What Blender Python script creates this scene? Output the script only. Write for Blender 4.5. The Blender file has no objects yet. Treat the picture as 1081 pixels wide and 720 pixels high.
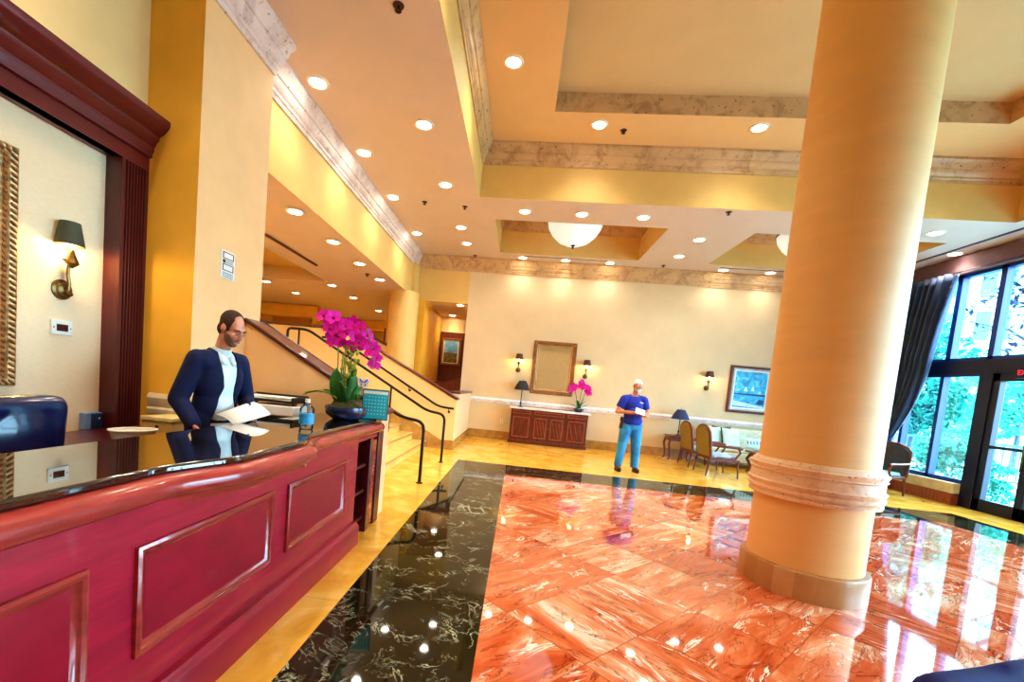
import bpy, bmesh, math, random
from mathutils import Vector, Matrix, Euler
PI = math.pi
random.seed(7)
scn = bpy.context.scene
COL = scn.collection

# ------------------------------------------------------------------ helpers
def lin(h, k=1.0):
    h = h.lstrip('#')
    out = []
    for i in (0, 2, 4):
        c = int(h[i:i+2], 16) / 255
        out.append(k * (c / 12.92 if c <= .04045 else ((c + .055) / 1.055) ** 2.4))
    return (out[0], out[1], out[2], 1)

class NT:
    def __init__(s, name):
        s.m = bpy.data.materials.new(name); s.m.use_nodes = True
        s.t = s.m.node_tree; s.t.nodes.clear()
        s.out = s.n('ShaderNodeOutputMaterial')
    def n(s, typ, **kw):
        nd = s.t.nodes.new(typ)
        for k, v in kw.items():
            setattr(nd, k, v)
        return nd
    def l(s, a, b): s.t.links.new(a, b)
    def math(s, op, a, b=None):
        nd = s.n('ShaderNodeMath', operation=op)
        for i, v in enumerate((a, b)):
            if v is None: continue
            if isinstance(v, (int, float)): nd.inputs[i].default_value = v
            else: s.l(v, nd.inputs[i])
        return nd.outputs[0]
    def ramp(s, fac, stops):
        nd = s.n('ShaderNodeValToRGB'); el = nd.color_ramp.elements
        el[0].position, el[0].color = stops[0]
        el[1].position, el[1].color = stops[-1]
        for p, c in stops[1:-1]:
            e = el.new(p); e.color = c
        s.l(fac, nd.inputs[0]); return nd.outputs[0]
    def mix(s, fac, a, b, typ='MIX'):
        nd = s.n('ShaderNodeMix', data_type='RGBA', blend_type=typ)
        for i, v in ((0, fac), (6, a), (7, b)):
            if isinstance(v, (int, float)): nd.inputs[i].default_value = v
            elif isinstance(v, tuple): nd.inputs[i].default_value = v
            else: s.l(v, nd.inputs[i])
        return nd.outputs[2]
    def noise(s, vec, scale, detail=3, dist=0, rough=.55):
        nd = s.n('ShaderNodeTexNoise'); nd.inputs['Scale'].default_value = scale
        nd.inputs['Detail'].default_value = detail; nd.inputs['Distortion'].default_value = dist
        nd.inputs['Roughness'].default_value = rough
        if vec is not None: s.l(vec, nd.inputs['Vector'])
        return nd.outputs[0]

def mk(name, base, rough=.5, metal=0, var=None, bump=None, coat=0, emit=None, spec=.5, stretch=None, sheen=0):
    """plain principled surface with a little procedural unevenness"""
    t = NT(name)
    b = t.n('ShaderNodeBsdfPrincipled')
    b.inputs['Base Color'].default_value = base
    b.inputs['Roughness'].default_value = rough
    b.inputs['Metallic'].default_value = metal
    b.inputs['Coat Weight'].default_value = coat
    b.inputs['Coat Roughness'].default_value = .06
    b.inputs['Specular IOR Level'].default_value = spec
    b.inputs['Sheen Weight'].default_value = sheen
    tc = t.n('ShaderNodeTexCoord').outputs['Object']
    if stretch:
        mp = t.n('ShaderNodeMapping'); mp.inputs['Scale'].default_value = stretch
        t.l(tc, mp.inputs[0]); tc = mp.outputs[0]
    if var is None: var = (6, .12)
    f = t.noise(tc, var[0], 4)
    k = 1 - var[1] * 2
    dark = (base[0] * k, base[1] * k, base[2] * k, 1)
    lite = tuple(min(1, c * (1 + var[1])) for c in base[:3]) + (1,)
    t.l(t.ramp(f, [(.25, dark), (.75, lite)]), b.inputs['Base Color'])
    if bump:
        bn = t.n('ShaderNodeBump'); bn.inputs['Strength'].default_value = bump[1]
        bn.inputs['Distance'].default_value = .01
        t.l(t.noise(tc, bump[0], 3), bn.inputs['Height']); t.l(bn.outputs[0], b.inputs['Normal'])
    if emit:
        b.inputs['Emission Color'].default_value = emit[0]
        b.inputs['Emission Strength'].default_value = emit[1]
    t.l(b.outputs[0], t.out.inputs[0])
    return t.m

def emitter(name, color, strength):
    t = NT(name); e = t.n('ShaderNodeEmission')
    e.inputs[0].default_value = color; e.inputs[1].default_value = strength
    t.l(e.outputs[0], t.out.inputs[0]); return t.m

class MB:
    """collects simple shapes; build() links them as ONE mesh object"""
    def __init__(s): s.v = []; s.f = []; s.fm = []; s.mi = 0
    def add(s, vs, fs):
        o = len(s.v); s.v += [tuple(p) for p in vs]
        for f in fs: s.f.append([i + o for i in f]); s.fm.append(s.mi)
        return s
    def box(s, x0, x1, y0, y1, z0, z1):
        return s.add([(x0,y0,z0),(x1,y0,z0),(x1,y1,z0),(x0,y1,z0),(x0,y0,z1),(x1,y0,z1),(x1,y1,z1),(x0,y1,z1)],
                     [(0,3,2,1),(4,5,6,7),(0,1,5,4),(1,2,6,5),(2,3,7,6),(3,0,4,7)])
    def cbox(s, c, d, M=None):
        """box by centre and full size, optionally rotated about its centre"""
        vs = []
        for z in (-.5, .5):
            for x, y in ((-.5,-.5),(.5,-.5),(.5,.5),(-.5,.5)):
                p = Vector((x*d[0], y*d[1], z*d[2]))
                if M is not None: p = M @ p
                vs.append(p + Vector(c))
        return s.add(vs, [(0,3,2,1),(4,5,6,7),(0,1,5,4),(1,2,6,5),(2,3,7,6),(3,0,4,7)])
    def quad(s, a, b, c, d): return s.add([a,b,c,d], [(0,1,2,3)])
    def lathe(s, prof, c=(0,0,0), n=24, sx=1, sy=1, M=None):
        vs = []
        for r, z in prof:
            for k in range(n):
                a = 2*PI*k/n; p = Vector((r*sx*math.cos(a), r*sy*math.sin(a), z))
                if M is not None: p = M @ p
                vs.append(p + Vector(c))
        fs = []
        for i in range(len(prof)-1):
            for k in range(n):
                k2 = (k+1) % n; fs.append((i*n+k, i*n+k2, (i+1)*n+k2, (i+1)*n+k))
        if prof[0][0] > 1e-6: fs.append(tuple(range(n))[::-1])
        if prof[-1][0] > 1e-6: fs.append(tuple((len(prof)-1)*n + k for k in range(n)))
        return s.add(vs, fs)
    def tube(s, pts, r, n=8, closed=False, r1=None):
        P = [Vector(p) for p in pts]; N = len(P); vs = []
        up = Vector((0,0,1)); prev = None
        for i in range(N):
            if closed: t = P[(i+1)%N] - P[i-1]
            else: t = P[min(i+1,N-1)] - P[max(i-1,0)]
            t.normalize()
            a = prev if prev is not None else (up if abs(t.z) < .9 else Vector((1,0,0)))
            u = (a - t * a.dot(t)); 
            if u.length < 1e-5: u = Vector((1,0,0)).cross(t)
            u.normalize(); w = t.cross(u); prev = u
            rr = r if r1 is None else r + (r1-r)*i/(N-1)
            for k in range(n):
                g = 2*PI*k/n; vs.append(P[i] + (u*math.cos(g) + w*math.sin(g))*rr)
        fs = []
        for i in range(N if closed else N-1):
            j = (i+1) % N
            for k in range(n):
                k2 = (k+1) % n; fs.append((i*n+k, i*n+k2, j*n+k2, j*n+k))
        if not closed: fs += [tuple(range(n))[::-1], tuple((N-1)*n+k for k in range(n))]
        return s.add(vs, fs)
    def ell(s, c, r, M=None, nu=16, nv=10):
        prof = []
        vs = []; fs = []
        for i in range(nv+1):
            t = PI*i/nv
            for k in range(nu):
                a = 2*PI*k/nu
                p = Vector((r[0]*math.sin(t)*math.cos(a), r[1]*math.sin(t)*math.sin(a), r[2]*math.cos(t)))
                if M is not None: p = M @ p
                vs.append(p + Vector(c))
        for i in range(nv):
            for k in range(nu):
                k2 = (k+1) % nu; fs.append((i*nu+k, (i+1)*nu+k, (i+1)*nu+k2, i*nu+k2))
        return s.add(vs, fs)
    def prism(s, poly, axis, a, b):
        """extrude a 2-D outline along an axis ('x','y','z') from a to b"""
        def P(u, v, w):
            return {'x': (w,u,v), 'y': (u,w,v), 'z': (u,v,w)}[axis]
        n = len(poly)
        vs = [P(u,v,a) for u,v in poly] + [P(u,v,b) for u,v in poly]
        fs = [tuple(range(n))[::-1], tuple(range(n,2*n))]
        for i in range(n):
            j = (i+1) % n; fs.append((i,j,n+j,n+i))
        return s.add(vs, fs)
    def sweep(s, prof, stations, caps=True, loop=False):
        """loft: stations = list of functions (out,z)->point"""
        n = len(prof); vs = []
        for st in stations: vs += [st(o,z) for o,z in prof]
        fs = []; N = len(stations)
        for i in range(N if loop else N-1):
            i2 = (i+1) % N
            for k in range(n-1):
                fs.append((i*n+k, i2*n+k, i2*n+k+1, i*n+k+1))
        if caps and not loop: fs += [tuple(range(n))[::-1], tuple((N-1)*n+k for k in range(n))]
        return s.add(vs, fs)
    def grid(s, rows):
        n = len(rows[0]); vs = [p for r in rows for p in r]; fs = []
        for i in range(len(rows)-1):
            for k in range(n-1): fs.append((i*n+k, i*n+k+1, (i+1)*n+k+1, (i+1)*n+k))
        return s.add(vs, fs)
    def build(s, name, mat, parent=None, smooth=40, bev=0, seg=2, solid=0, kind=None, loc=None, fixn=True):
        me = bpy.data.meshes.new(name); me.from_pydata(s.v, [], s.f)
        for m in (mat if isinstance(mat, (list, tuple)) else [mat]): me.materials.append(m)
        if isinstance(mat, (list, tuple)): me.polygons.foreach_set('material_index', s.fm)
        if fixn:
            bm = bmesh.new(); bm.from_mesh(me); bmesh.ops.recalc_face_normals(bm, faces=bm.faces); bm.to_mesh(me); bm.free()
        return link(name, me, parent, smooth, bev, seg, solid, kind, loc)

def link(name, me, parent=None, smooth=40, bev=0, seg=2, solid=0, kind=None, loc=None):
    if smooth:
        me.polygons.foreach_set('use_smooth', [True]*len(me.polygons))
        me.set_sharp_from_angle(angle=math.radians(smooth))
    o = bpy.data.objects.new(name, me); COL.objects.link(o)
    if parent is not None: o.parent = parent
    if loc: o.location = loc
    if solid:
        m = o.modifiers.new('solid', 'SOLIDIFY'); m.thickness = solid; m.offset = 0
    if bev:
        m = o.modifiers.new('bevel', 'BEVEL'); m.width = bev; m.segments = seg; m.limit_method = 'ANGLE'
        m.angle_limit = math.radians(35); m.harden_normals = False
    if kind: o['kind'] = kind
    return o

def tag(o, label, cat, group=None, kind=None):
    o['label'] = label; o['category'] = cat
    if group: o['group'] = group
    if kind: o['kind'] = kind
    return o

def thing(name, label, cat, loc=(0,0,0), rz=0, group=None):
    o = bpy.data.objects.new(name, None); COL.objects.link(o)
    o.empty_display_size = .1; o.location = loc; o.rotation_euler = (0,0,rz)
    return tag(o, label, cat, group)

def dup(root, loc, rz=None, label=None):
    def cp(o, par):
        c = o.copy(); COL.objects.link(c)
        if par is not None: c.parent = par
        for ch in list(o.children): cp(ch, c)
        return c
    r = cp(root, None); r.location = loc
    if rz is not None: r.rotation_euler = (0,0,rz)
    if label: r['label'] = label
    return r

def struct(name, mb, mat, **kw): return mb.build(name, mat, kind='structure', **kw)

def lamp(kind, name, loc, energy, color, parent=None, size=.05, target=None, spot=None, blend=.8):
    d = bpy.data.lights.new(name, kind); d.energy = energy; d.color = color
    if kind in ('POINT', 'SPOT'): d.shadow_soft_size = size
    if kind == 'SPOT': d.spot_size = math.radians(spot); d.spot_blend = blend
    o = bpy.data.objects.new(name, d); COL.objects.link(o); o.location = loc
    if parent is not None: o.parent = parent
    return o

# blobs: smooth organic unions of tapered capsules and ellipsoids
def cap(p0, p1, r0, r1=None): return ('c', Vector(p0), Vector(p1), r0, r0 if r1 is None else r1)
def ell(c, r, M=None): return ('e', Vector(c), Vector(r), M)
def blob(prims, voxel, iters=4, s=1.0, inf=0.0):
    mb = MB()
    for p in prims:
        if p[0] == 'e':
            mb.ell(p[1]*s, (p[2] + Vector((inf,)*3))*s, p[3], 20, 14)
        else:
            a, b, r0, r1 = p[1]*s, p[2]*s, (p[3]+inf)*s, (p[4]+inf)*s
            d = b-a; L = max(d.length, 1e-5); q = Vector((0,0,1)).rotation_difference(d.normalized() if d.length > 1e-5 else Vector((0,0,1))).to_matrix()
            prof = [(r0*math.sin(t), -r0*math.cos(t)) for t in [PI/2*i/4 for i in range(5)]]
            prof += [(r1*math.cos(t), L + r1*math.sin(t)) for t in [PI/2*i/4 for i in range(5)]]
            prof[0] = (1e-7, prof[0][1]); prof[-1] = (1e-7, prof[-1][1])
            mb.lathe(prof, a, 14, M=q)
    me = bpy.data.meshes.new('tmp'); me.from_pydata(mb.v, [], mb.f)
    bm = bmesh.new(); bm.from_mesh(me); bmesh.ops.remove_doubles(bm, verts=bm.verts, dist=1e-5)
    bmesh.ops.recalc_face_normals(bm, faces=bm.faces); bm.to_mesh(me); bm.free()
    ob = bpy.data.objects.new('tmp', me); COL.objects.link(ob)
    r = ob.modifiers.new('r', 'REMESH'); r.mode = 'VOXEL'; r.voxel_size = voxel
    if iters:
        sm = ob.modifiers.new('s', 'SMOOTH'); sm.factor = .5; sm.iterations = iters
    dg = bpy.context.evaluated_depsgraph_get()
    out = bpy.data.meshes.new_from_object(ob.evaluated_get(dg))
    bpy.data.objects.remove(ob); bpy.data.meshes.remove(me)
    return out
def cut(me, pred):
    """drop the faces whose (centre, normal) satisfy pred"""
    bm = bmesh.new(); bm.from_mesh(me)
    bmesh.ops.delete(bm, geom=[f for f in bm.faces if pred(f.calc_center_median(), f.normal)], context='FACES')
    for _ in range(10):
        new = {}
        for v in bm.verts:
            nb = [e.other_vert(v) for e in v.link_edges if e.is_boundary]
            if len(nb) == 2: new[v] = (v.co*2 + nb[0].co + nb[1].co)/4
        for v, c in new.items(): v.co = c
    bm.to_mesh(me); bm.free(); return me
def skin(name, me, mat, parent, solid=0, **kw):
    me.materials.clear(); me.materials.append(mat)
    return link(name, me, parent, smooth=180, solid=solid, **kw)

# ------------------------------------------------------------------ materials
M = {}
M['wall'] = mk('yellow wall covering', lin('EEC88A'), .55, var=(3, .03), bump=(160, .08))
M['wall_b'] = mk('apricot wall covering', lin('F8C68E'), .6, var=(3, .03), bump=(160, .08))
M['wall_o'] = mk('golden wall and pier shade', lin('F2B63E'), .6, var=(3, .05), bump=(160, .1))
M['wall_y'] = mk('bright yellow paint', lin('E2BA70'), .6, var=(3, .03))
M['wall_c'] = mk('cream grasscloth', lin('FFDDB4'), .7, var=(40, .05), bump=(220, .15), stretch=(1, .4, 6))
M['wall_back'] = mk('pale cream wall covering', lin('DFC49C'), .6, var=(2, .03), bump=(120, .06))
M['ceil'] = mk('peach ceiling paint', lin('DECAC2'), .8, var=(2, .02))
M['ceil_mez'] = mk('mauve soffit paint', lin('D2BEC2'), .8, var=(2, .02))
M['ceil_hi'] = mk('apricot ceiling paint', lin('E8BE8A'), .8, var=(2, .02))
M['ceil_tray'] = mk('olive beige ceiling paint', lin('D9B98A'), .8, var=(2, .02))
M['wood'] = mk('mahogany', lin('AE1C38'), .32, var=(5, .16), coat=.45, stretch=(6, .8, 6), bump=(60, .02))
M['wood_panel'] = mk('mahogany panel', lin('A0162E'), .3, var=(4, .14), coat=.45, stretch=(6, 1, 2))
M['wood_mould'] = mk('polished mahogany moulding', lin('A83A34'), .24, var=(5, .15), coat=.6, stretch=(6, .8, 6))
M['wood_dark'] = mk('dark mahogany', lin('571318'), .35, var=(5, .2), coat=.4, stretch=(7, 7, .7))
M['wood_ent'] = mk('dark cherry entablature', lin('6B1A1C'), .35, var=(5, .16), coat=.3, stretch=(6, .7, 6))
M['walnut'] = mk('walnut', lin('6B2A18'), .4, var=(5, .25), coat=.2, stretch=(4, 4, 1))
M['walnut_l'] = mk('walnut highlight', lin('9A5036'), .4, var=(5, .2), stretch=(4, 4, 1))
M['black'] = mk('black plastic', lin('14120F'), .4)
M['dark_in'] = mk('dark recess', lin('1A0C0A'), .7)
M['bronze'] = mk('dark bronze', lin('2C211C'), .35, metal=.6)
M['brass'] = mk('aged brass', lin('8A6A3C'), .35, metal=.8, var=(20, .25))
M['gold'] = mk('gilt frame', lin('DDB078'), .4, metal=.55, var=(18, .3), bump=(50, .3))
M['gold_d'] = mk('antique gilt', lin('A06A3C'), .45, metal=.3, var=(18, .3))
M['white'] = mk('white paper', lin('F6F6F2'), .7, var=(5, .02))
M['white_p'] = mk('white plastic', lin('F1EEE6'), .4, var=(5, .02))
M['shade_green'] = mk('dark green shade', lin('4A4A36'), .7)
M['shade_black'] = mk('black shade', lin('1C1820'), .6)
M['shade_navy'] = mk('navy shade', lin('202C5C'), .6)
M['shade_brown'] = mk('brown shade', lin('5A3320'), .6)
M['leather'] = mk('navy leather', lin('111C44'), .28, var=(4, .2), coat=.3)
M['pot'] = mk('dark blue glazed pot', lin('16294E'), .25, var=(4, .25), coat=.6)
M['moss'] = mk('moss', lin('4E4A1E'), .9, var=(40, .4), bump=(60, 1))
M['leaf'] = mk('orchid leaf', lin('2E7A34'), .4, var=(4, .25), coat=.2)
M['leaf2'] = mk('pale orchid leaf', lin('8FA83A'), .5, var=(4, .2))
M['stem'] = mk('stem', lin('6F7A34'), .6)
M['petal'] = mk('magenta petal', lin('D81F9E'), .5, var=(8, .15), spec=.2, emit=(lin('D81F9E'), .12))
M['petal_p'] = mk('pink petal edge', lin('E86AC4'), .5, var=(8, .1))
M['lip'] = mk('orchid lip', lin('8E0F5A'), .5)
M['teal'] = mk('teal print', lin('19B4C4'), .5, var=(3, .08))
M['water'] = None
M['label_blue'] = mk('blue label', lin('3AA6DC'), .4, var=(12, .25))
M['skin'] = mk('skin', lin('D99478'), .5, var=(8, .08))
M['skin2'] = mk('ruddy skin', lin('CF8462'), .5, var=(8, .1))
M['hair_br'] = mk('dark brown hair', lin('4A281A'), .8, var=(60, .4), bump=(120, .6))
M['stubble'] = mk('grey brown stubble', lin('96695C'), .8, var=(90, .3))
M['hair_w'] = mk('white hair', lin('F2F0EC'), .8, var=(50, .08), bump=(90, .5))
M['eye'] = mk('eye white', lin('EDE6E0'), .3)
M['iris'] = mk('dark eye', lin('1E1410'), .4)
M['mouth'] = mk('lips', lin('A8564E'), .5)
M['suit'] = mk('navy suit wool', lin('081240'), .85, var=(30, .12))
M['trouser'] = mk('dark navy trousers', lin('0D1226'), .8)
M['shirt'] = mk('pale blue shirt', lin('E4F3F6'), .7, var=(10, .04))
M['tee'] = mk('royal blue cotton', lin('2433A0'), .8, var=(14, .12))
M['jean'] = mk('washed denim', lin('3A96D2'), .8, var=(3.5, .42))
M['shoe'] = mk('brown shoe leather', lin('4E2420'), .45)
M['sole'] = mk('dark sole', lin('1A1412'), .7)
M['shoe_b'] = mk('black shoe leather', lin('121014'), .3)
M['olive'] = mk('olive gold upholstery', lin('8C7636'), .8, var=(20, .15))
M['seat_blue'] = mk('pale blue stripe seat', lin('A9BED8'), .8, var=(6, .15))
M['sofa'] = mk('pale sage sofa fabric', lin('CFD3BC'), .9, var=(14, .06))
M['cushion'] = mk('aqua white cushion', lin('CDE9E4'), .8, var=(5, .12))
M['cushion_d'] = mk('dark teal cushion', lin('3E5A5C'), .8, var=(5, .12))
M['curtain'] = mk('slate blue drape', lin('27406A'), .6, var=(3, .2), sheen=.3)
M['frame_win'] = mk('blue black window frame', lin('1A3A8A'), .4, var=(3, .1))
M['frame_door'] = mk('blue black door frame', lin('10163A'), .35)
M['beam'] = mk('mauve window pelmet', lin('7A5A62'), .7)
M['ring'] = mk('white light trim', lin('F4E8DA'), .5)
M['stone'] = mk('pale stone', lin('D8C8A8'), .5, var=(6, .12))
M['plinth'] = mk('beige stone base', lin('C69A5E'), .2, var=(6, .14), coat=.2)
M['plinth_l'] = mk('light beige stone base', lin('D2B489'), .2, var=(6, .14), coat=.2)
M['travertine_base'] = mk('tan stone baseboard', lin('B98A48'), .25, var=(5, .2), coat=.2)
M['step'] = mk('honey marble step', lin('F0C878'), .2, var=(4, .1), coat=.3)
M['nosing'] = mk('brown nosing', lin('A86A2A'), .3)
M['slot'] = mk('slot diffuser', lin('5A3028'), .7)
M['sign_red'] = mk('sign red', lin('8A2A3A'), .6)
M['sign_grey'] = mk('sign grey', lin('8FA0AA'), .6)
M['denim_blue'] = mk('navy velvet', lin('0A1068'), .75, var=(20, .2))
M['armgrey'] = mk('slate upholstery', lin('3A3E4A'), .6, var=(8, .15))
M['seat_teal'] = mk('pale teal seat', lin('8FC6C8'), .7)
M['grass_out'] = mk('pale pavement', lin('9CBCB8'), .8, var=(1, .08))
M['bark'] = mk('bark', lin('4A5058'), .9)
M['foliage'] = mk('teal green leaves', lin('1F8A78'), .5, var=(3, .3), spec=.3)
M['foliage_b'] = mk('bright cyan green leaves', lin('3DB4A0'), .5, var=(3, .25), spec=.3)
M['foliage_d'] = mk('deep blue green leaves', lin('0A2250'), .5, var=(3, .3), spec=.3)
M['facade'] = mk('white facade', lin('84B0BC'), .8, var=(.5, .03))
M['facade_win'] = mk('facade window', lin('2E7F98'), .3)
M['fence'] = mk('painted railing', lin('3F7FA8'), .5)
M['glow_lamp'] = emitter('downlight lens', (1, .93, .78, 1), 26)
M['glow_bulb'] = emitter('warm bulb', (1, .82, .38, 1), 14)
M['exit_red'] = mk('exit sign red', lin('D8203A'), .4, emit=(lin('E8203A'), 1.2))

def cornice_mat(name, a, b, c):
    t = NT(name); b_ = t.n('ShaderNodeBsdfPrincipled'); b_.inputs['Roughness'].default_value = .35
    tc = t.n('ShaderNodeTexCoord').outputs['Object']
    f = t.noise(tc, 3.2, 6, .8, .65)
    col = t.ramp(f, [(.28, b), (.5, a), (.8, tuple(min(1, x*1.12) for x in a[:3]) + (1,))])
    g = t.noise(tc, 14, 5, .4, .7)
    pits = t.ramp(g, [(.60, (0,0,0,1)), (.67, (1,1,1,1))])
    t.l(t.mix(pits, col, c), b_.inputs['Base Color'])
    bn = t.n('ShaderNodeBump'); bn.inputs['Strength'].default_value = .4; bn.inputs['Distance'].default_value = .01; bn.invert = True
    t.l(g, bn.inputs['Height']); t.l(bn.outputs[0], b_.inputs['Normal'])
    t.l(b_.outputs[0], t.out.inputs[0]); return t.m
M['cornice'] = cornice_mat('pink white marble', lin('E6D2CC'), lin('BFA09A'), lin('8E6E70'))
M['cornice_t'] = cornice_mat('tan travertine', lin('CFA87C'), lin('A67B52'), lin('7E5840'))
M['rail_m'] = cornice_mat('lavender white marble', lin('EDE2E2'), lin('CFBBB8'), lin('A88C8C'))
M['band_m'] = cornice_mat('rose travertine', lin('EBC9A8'), lin('CFA184'), lin('7A5A52'))

def red_marble():
    t = NT('red marble tiles'); b = t.n('ShaderNodeBsdfPrincipled')
    b.inputs['Roughness'].default_value = .05; b.inputs['Specular IOR Level'].default_value = .6
    b.inputs['Coat Weight'].default_value = .6; b.inputs['Coat Roughness'].default_value = .02; b.inputs['Coat IOR'].default_value = 1.5
    pos = t.n('ShaderNodeTexCoord').outputs['Object']
    sp = t.n('ShaderNodeSeparateXYZ'); t.l(pos, sp.inputs[0])
    x, y = sp.outputs[0], sp.outputs[1]
    u = t.math('ADD', t.math('MULTIPLY', t.math('SUBTRACT', x, y), 1.0475), .147)
    v = t.math('SUBTRACT', t.math('MULTIPLY', t.math('ADD', x, y), 1.0475), .30)
    cu, cv = t.math('FLOOR', u), t.math('FLOOR', v)
    cid = t.n('ShaderNodeCombineXYZ'); t.l(cu, cid.inputs[0]); t.l(cv, cid.inputs[1])
    wn = t.n('ShaderNodeTexWhiteNoise'); wn.noise_dimensions = '3D'; t.l(cid.outputs[0], wn.inputs['Vector'])
    rs = t.n('ShaderNodeSeparateColor'); t.l(wn.outputs['Color'], rs.inputs[0])
    r0, r1, r2 = rs.outputs
    flip = t.math('GREATER_THAN', r2, .75)
    cb = t.n('ShaderNodeCombineXYZ')
    inv = t.math('SUBTRACT', 1, flip)
    a_ = t.math('ADD', t.math('MULTIPLY', u, inv), t.math('MULTIPLY', v, flip))
    b2 = t.math('ADD', t.math('MULTIPLY', v, inv), t.math('MULTIPLY', u, flip))
    t.l(t.math('ADD', t.math('MULTIPLY', a_, 3.6), t.math('MULTIPLY', r0, 41)), cb.inputs[0])
    t.l(t.math('ADD', t.math('MULTIPLY', b2, .9), t.math('MULTIPLY', r1, 57)), cb.inputs[1])
    t.l(t.math('MULTIPLY', r2, 23), cb.inputs[2])
    vec = cb.outputs[0]
    f = t.noise(vec, .8, 7, 1.1, .62)
    f2 = t.math('ADD', f, t.math('MULTIPLY', t.math('SUBTRACT', r0, .5), .16))
    col = t.ramp(f2, [(.2, lin('8A2A12')), (.34, lin('C04A20')), (.47, lin('D8683A')), (.58, lin('E28A60')), (.68, lin('F0C0A0')), (.82, lin('FCEEDC'))])
    g = t.noise(vec, .55, 5, 2.2, .6)
    ridge = t.math('ABSOLUTE', t.math('SUBTRACT', g, .5))
    vein = t.ramp(ridge, [(.006, (1,1,1,1)), (.022, (0,0,0,1))])
    g2 = t.ramp(t.noise(vec, 1.3, 3), [(.5, (0,0,0,1)), (.62, (1,1,1,1))])
    col = t.mix(t.math('MULTIPLY', vein, g2), col, lin('FFF2DE'))
    dk = t.noise(vec, .9, 5, 1.8, .6)
    ridge2 = t.math('ABSOLUTE', t.math('SUBTRACT', dk, .46))
    vein2 = t.ramp(ridge2, [(.004, (.75,.75,.75,1)), (.016, (0,0,0,1))])
    col = t.mix(vein2, col, lin('7A2412'))
    fu = t.math('ABSOLUTE', t.math('SUBTRACT', t.math('FRACT', u), .5))
    fv = t.math('ABSOLUTE', t.math('SUBTRACT', t.math('FRACT', v), .5))
    edge = t.math('GREATER_THAN', t.math('MAXIMUM', fu, fv), .494)
    col = t.mix(t.math('MULTIPLY', edge, .6), col, lin('8A3A1E'))
    t.l(col, b.inputs['Base Color']); t.l(b.outputs[0], t.out.inputs[0]); return t.m
def black_marble():
    t = NT('black marble'); b = t.n('ShaderNodeBsdfPrincipled')
    b.inputs['Roughness'].default_value = .04; b.inputs['Specular IOR Level'].default_value = .55
    pos = t.n('ShaderNodeTexCoord').outputs['Object']
    acc = None
    for sc, w, off in ((1.5, .016, .5), (3.1, .016, .48), (5.4, .018, .52)):
        g = t.noise(pos, sc, 6, 1.6, .62)
        rd = t.math('ABSOLUTE', t.math('SUBTRACT', g, off))
        vn = t.ramp(rd, [(.002, (1,1,1,1)), (w, (0,0,0,1))])
        mk_ = t.ramp(t.noise(pos, sc*.8, 3), [(.52, (0,0,0,1)), (.68, (1,1,1,1))])
        vn = t.math('MULTIPLY', vn, mk_)
        acc = vn if acc is None else t.math('MAXIMUM', acc, vn)
    base = t.ramp(t.noise(pos, 1.4, 5), [(.3, lin('0C0E0A')), (.7, lin('2A2812'))])
    t.l(t.mix(acc, base, lin('C9CFAE')), b.inputs['Base Color'])
    t.l(b.outputs[0], t.out.inputs[0]); return t.m
def yellow_marble():
    t = NT('honey marble floor'); b = t.n('ShaderNodeBsdfPrincipled')
    b.inputs['Roughness'].default_value = .09; b.inputs['Specular IOR Level'].default_value = .6
    pos = t.n('ShaderNodeTexCoord').outputs['Object']
    f = t.noise(pos, 2.2, 6, .8, .6)
    col = t.ramp(f, [(.25, lin('CC9028')), (.5, lin('EAB448')), (.8, lin('F6D580'))])
    sp = t.n('ShaderNodeSeparateXYZ'); t.l(pos, sp.inputs[0])
    e = None
    for i in (0, 1):
        q = t.math('ABSOLUTE', t.math('SUBTRACT', t.math('FRACT', t.math('ADD', sp.outputs[i], .1)), .5))
        k = t.math('GREATER_THAN', q, .497); e = k if e is None else t.math('MAXIMUM', e, k)
    t.l(t.mix(t.math('MULTIPLY', e, .45), col, lin('8A5A1A')), b.inputs['Base Color'])
    t.l(b.outputs[0], t.out.inputs[0]); return t.m
def granite():
    t = NT('black granite'); b = t.n('ShaderNodeBsdfPrincipled')
    b.inputs['Roughness'].default_value = .03; b.inputs['Specular IOR Level'].default_value = 1.0
    b.inputs['Coat Weight'].default_value = .8; b.inputs['Coat Roughness'].default_value = .01; b.inputs['Coat IOR'].default_value = 1.8
    pos = t.n('ShaderNodeTexCoord').outputs['Object']
    col = t.ramp(t.noise(pos, 120, 3), [(.4, lin('0E0E14')), (.72, lin('3A362E'))])
    t.l(col, b.inputs['Base Color']); t.l(b.outputs[0], t.out.inputs[0]); return t.m
def glassy(name, tint, refl=.12):
    t = NT(name)
    tr = t.n('ShaderNodeBsdfTransparent'); tr.inputs[0].default_value = tint
    gl = t.n('ShaderNodeBsdfGlossy'); gl.inputs[1].default_value = .02
    fr = t.n('ShaderNodeFresnel'); fr.inputs[0].default_value = 1.35
    mx = t.n('ShaderNodeMixShader'); t.l(t.math('MULTIPLY', fr.outputs[0], refl), mx.inputs[0]); t.l(tr.outputs[0], mx.inputs[1]); t.l(gl.outputs[0], mx.inputs[2])
    t.l(mx.outputs[0], t.out.inputs[0]); return t.m
def mirror_mat():
    t = NT('mirror glass'); b = t.n('ShaderNodeBsdfPrincipled')
    b.inputs['Base Color'].default_value = (.92, .9, .86, 1); b.inputs['Metallic'].default_value = 1; b.inputs['Roughness'].default_value = .02
    t.l(b.outputs[0], t.out.inputs[0]); return t.m
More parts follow.
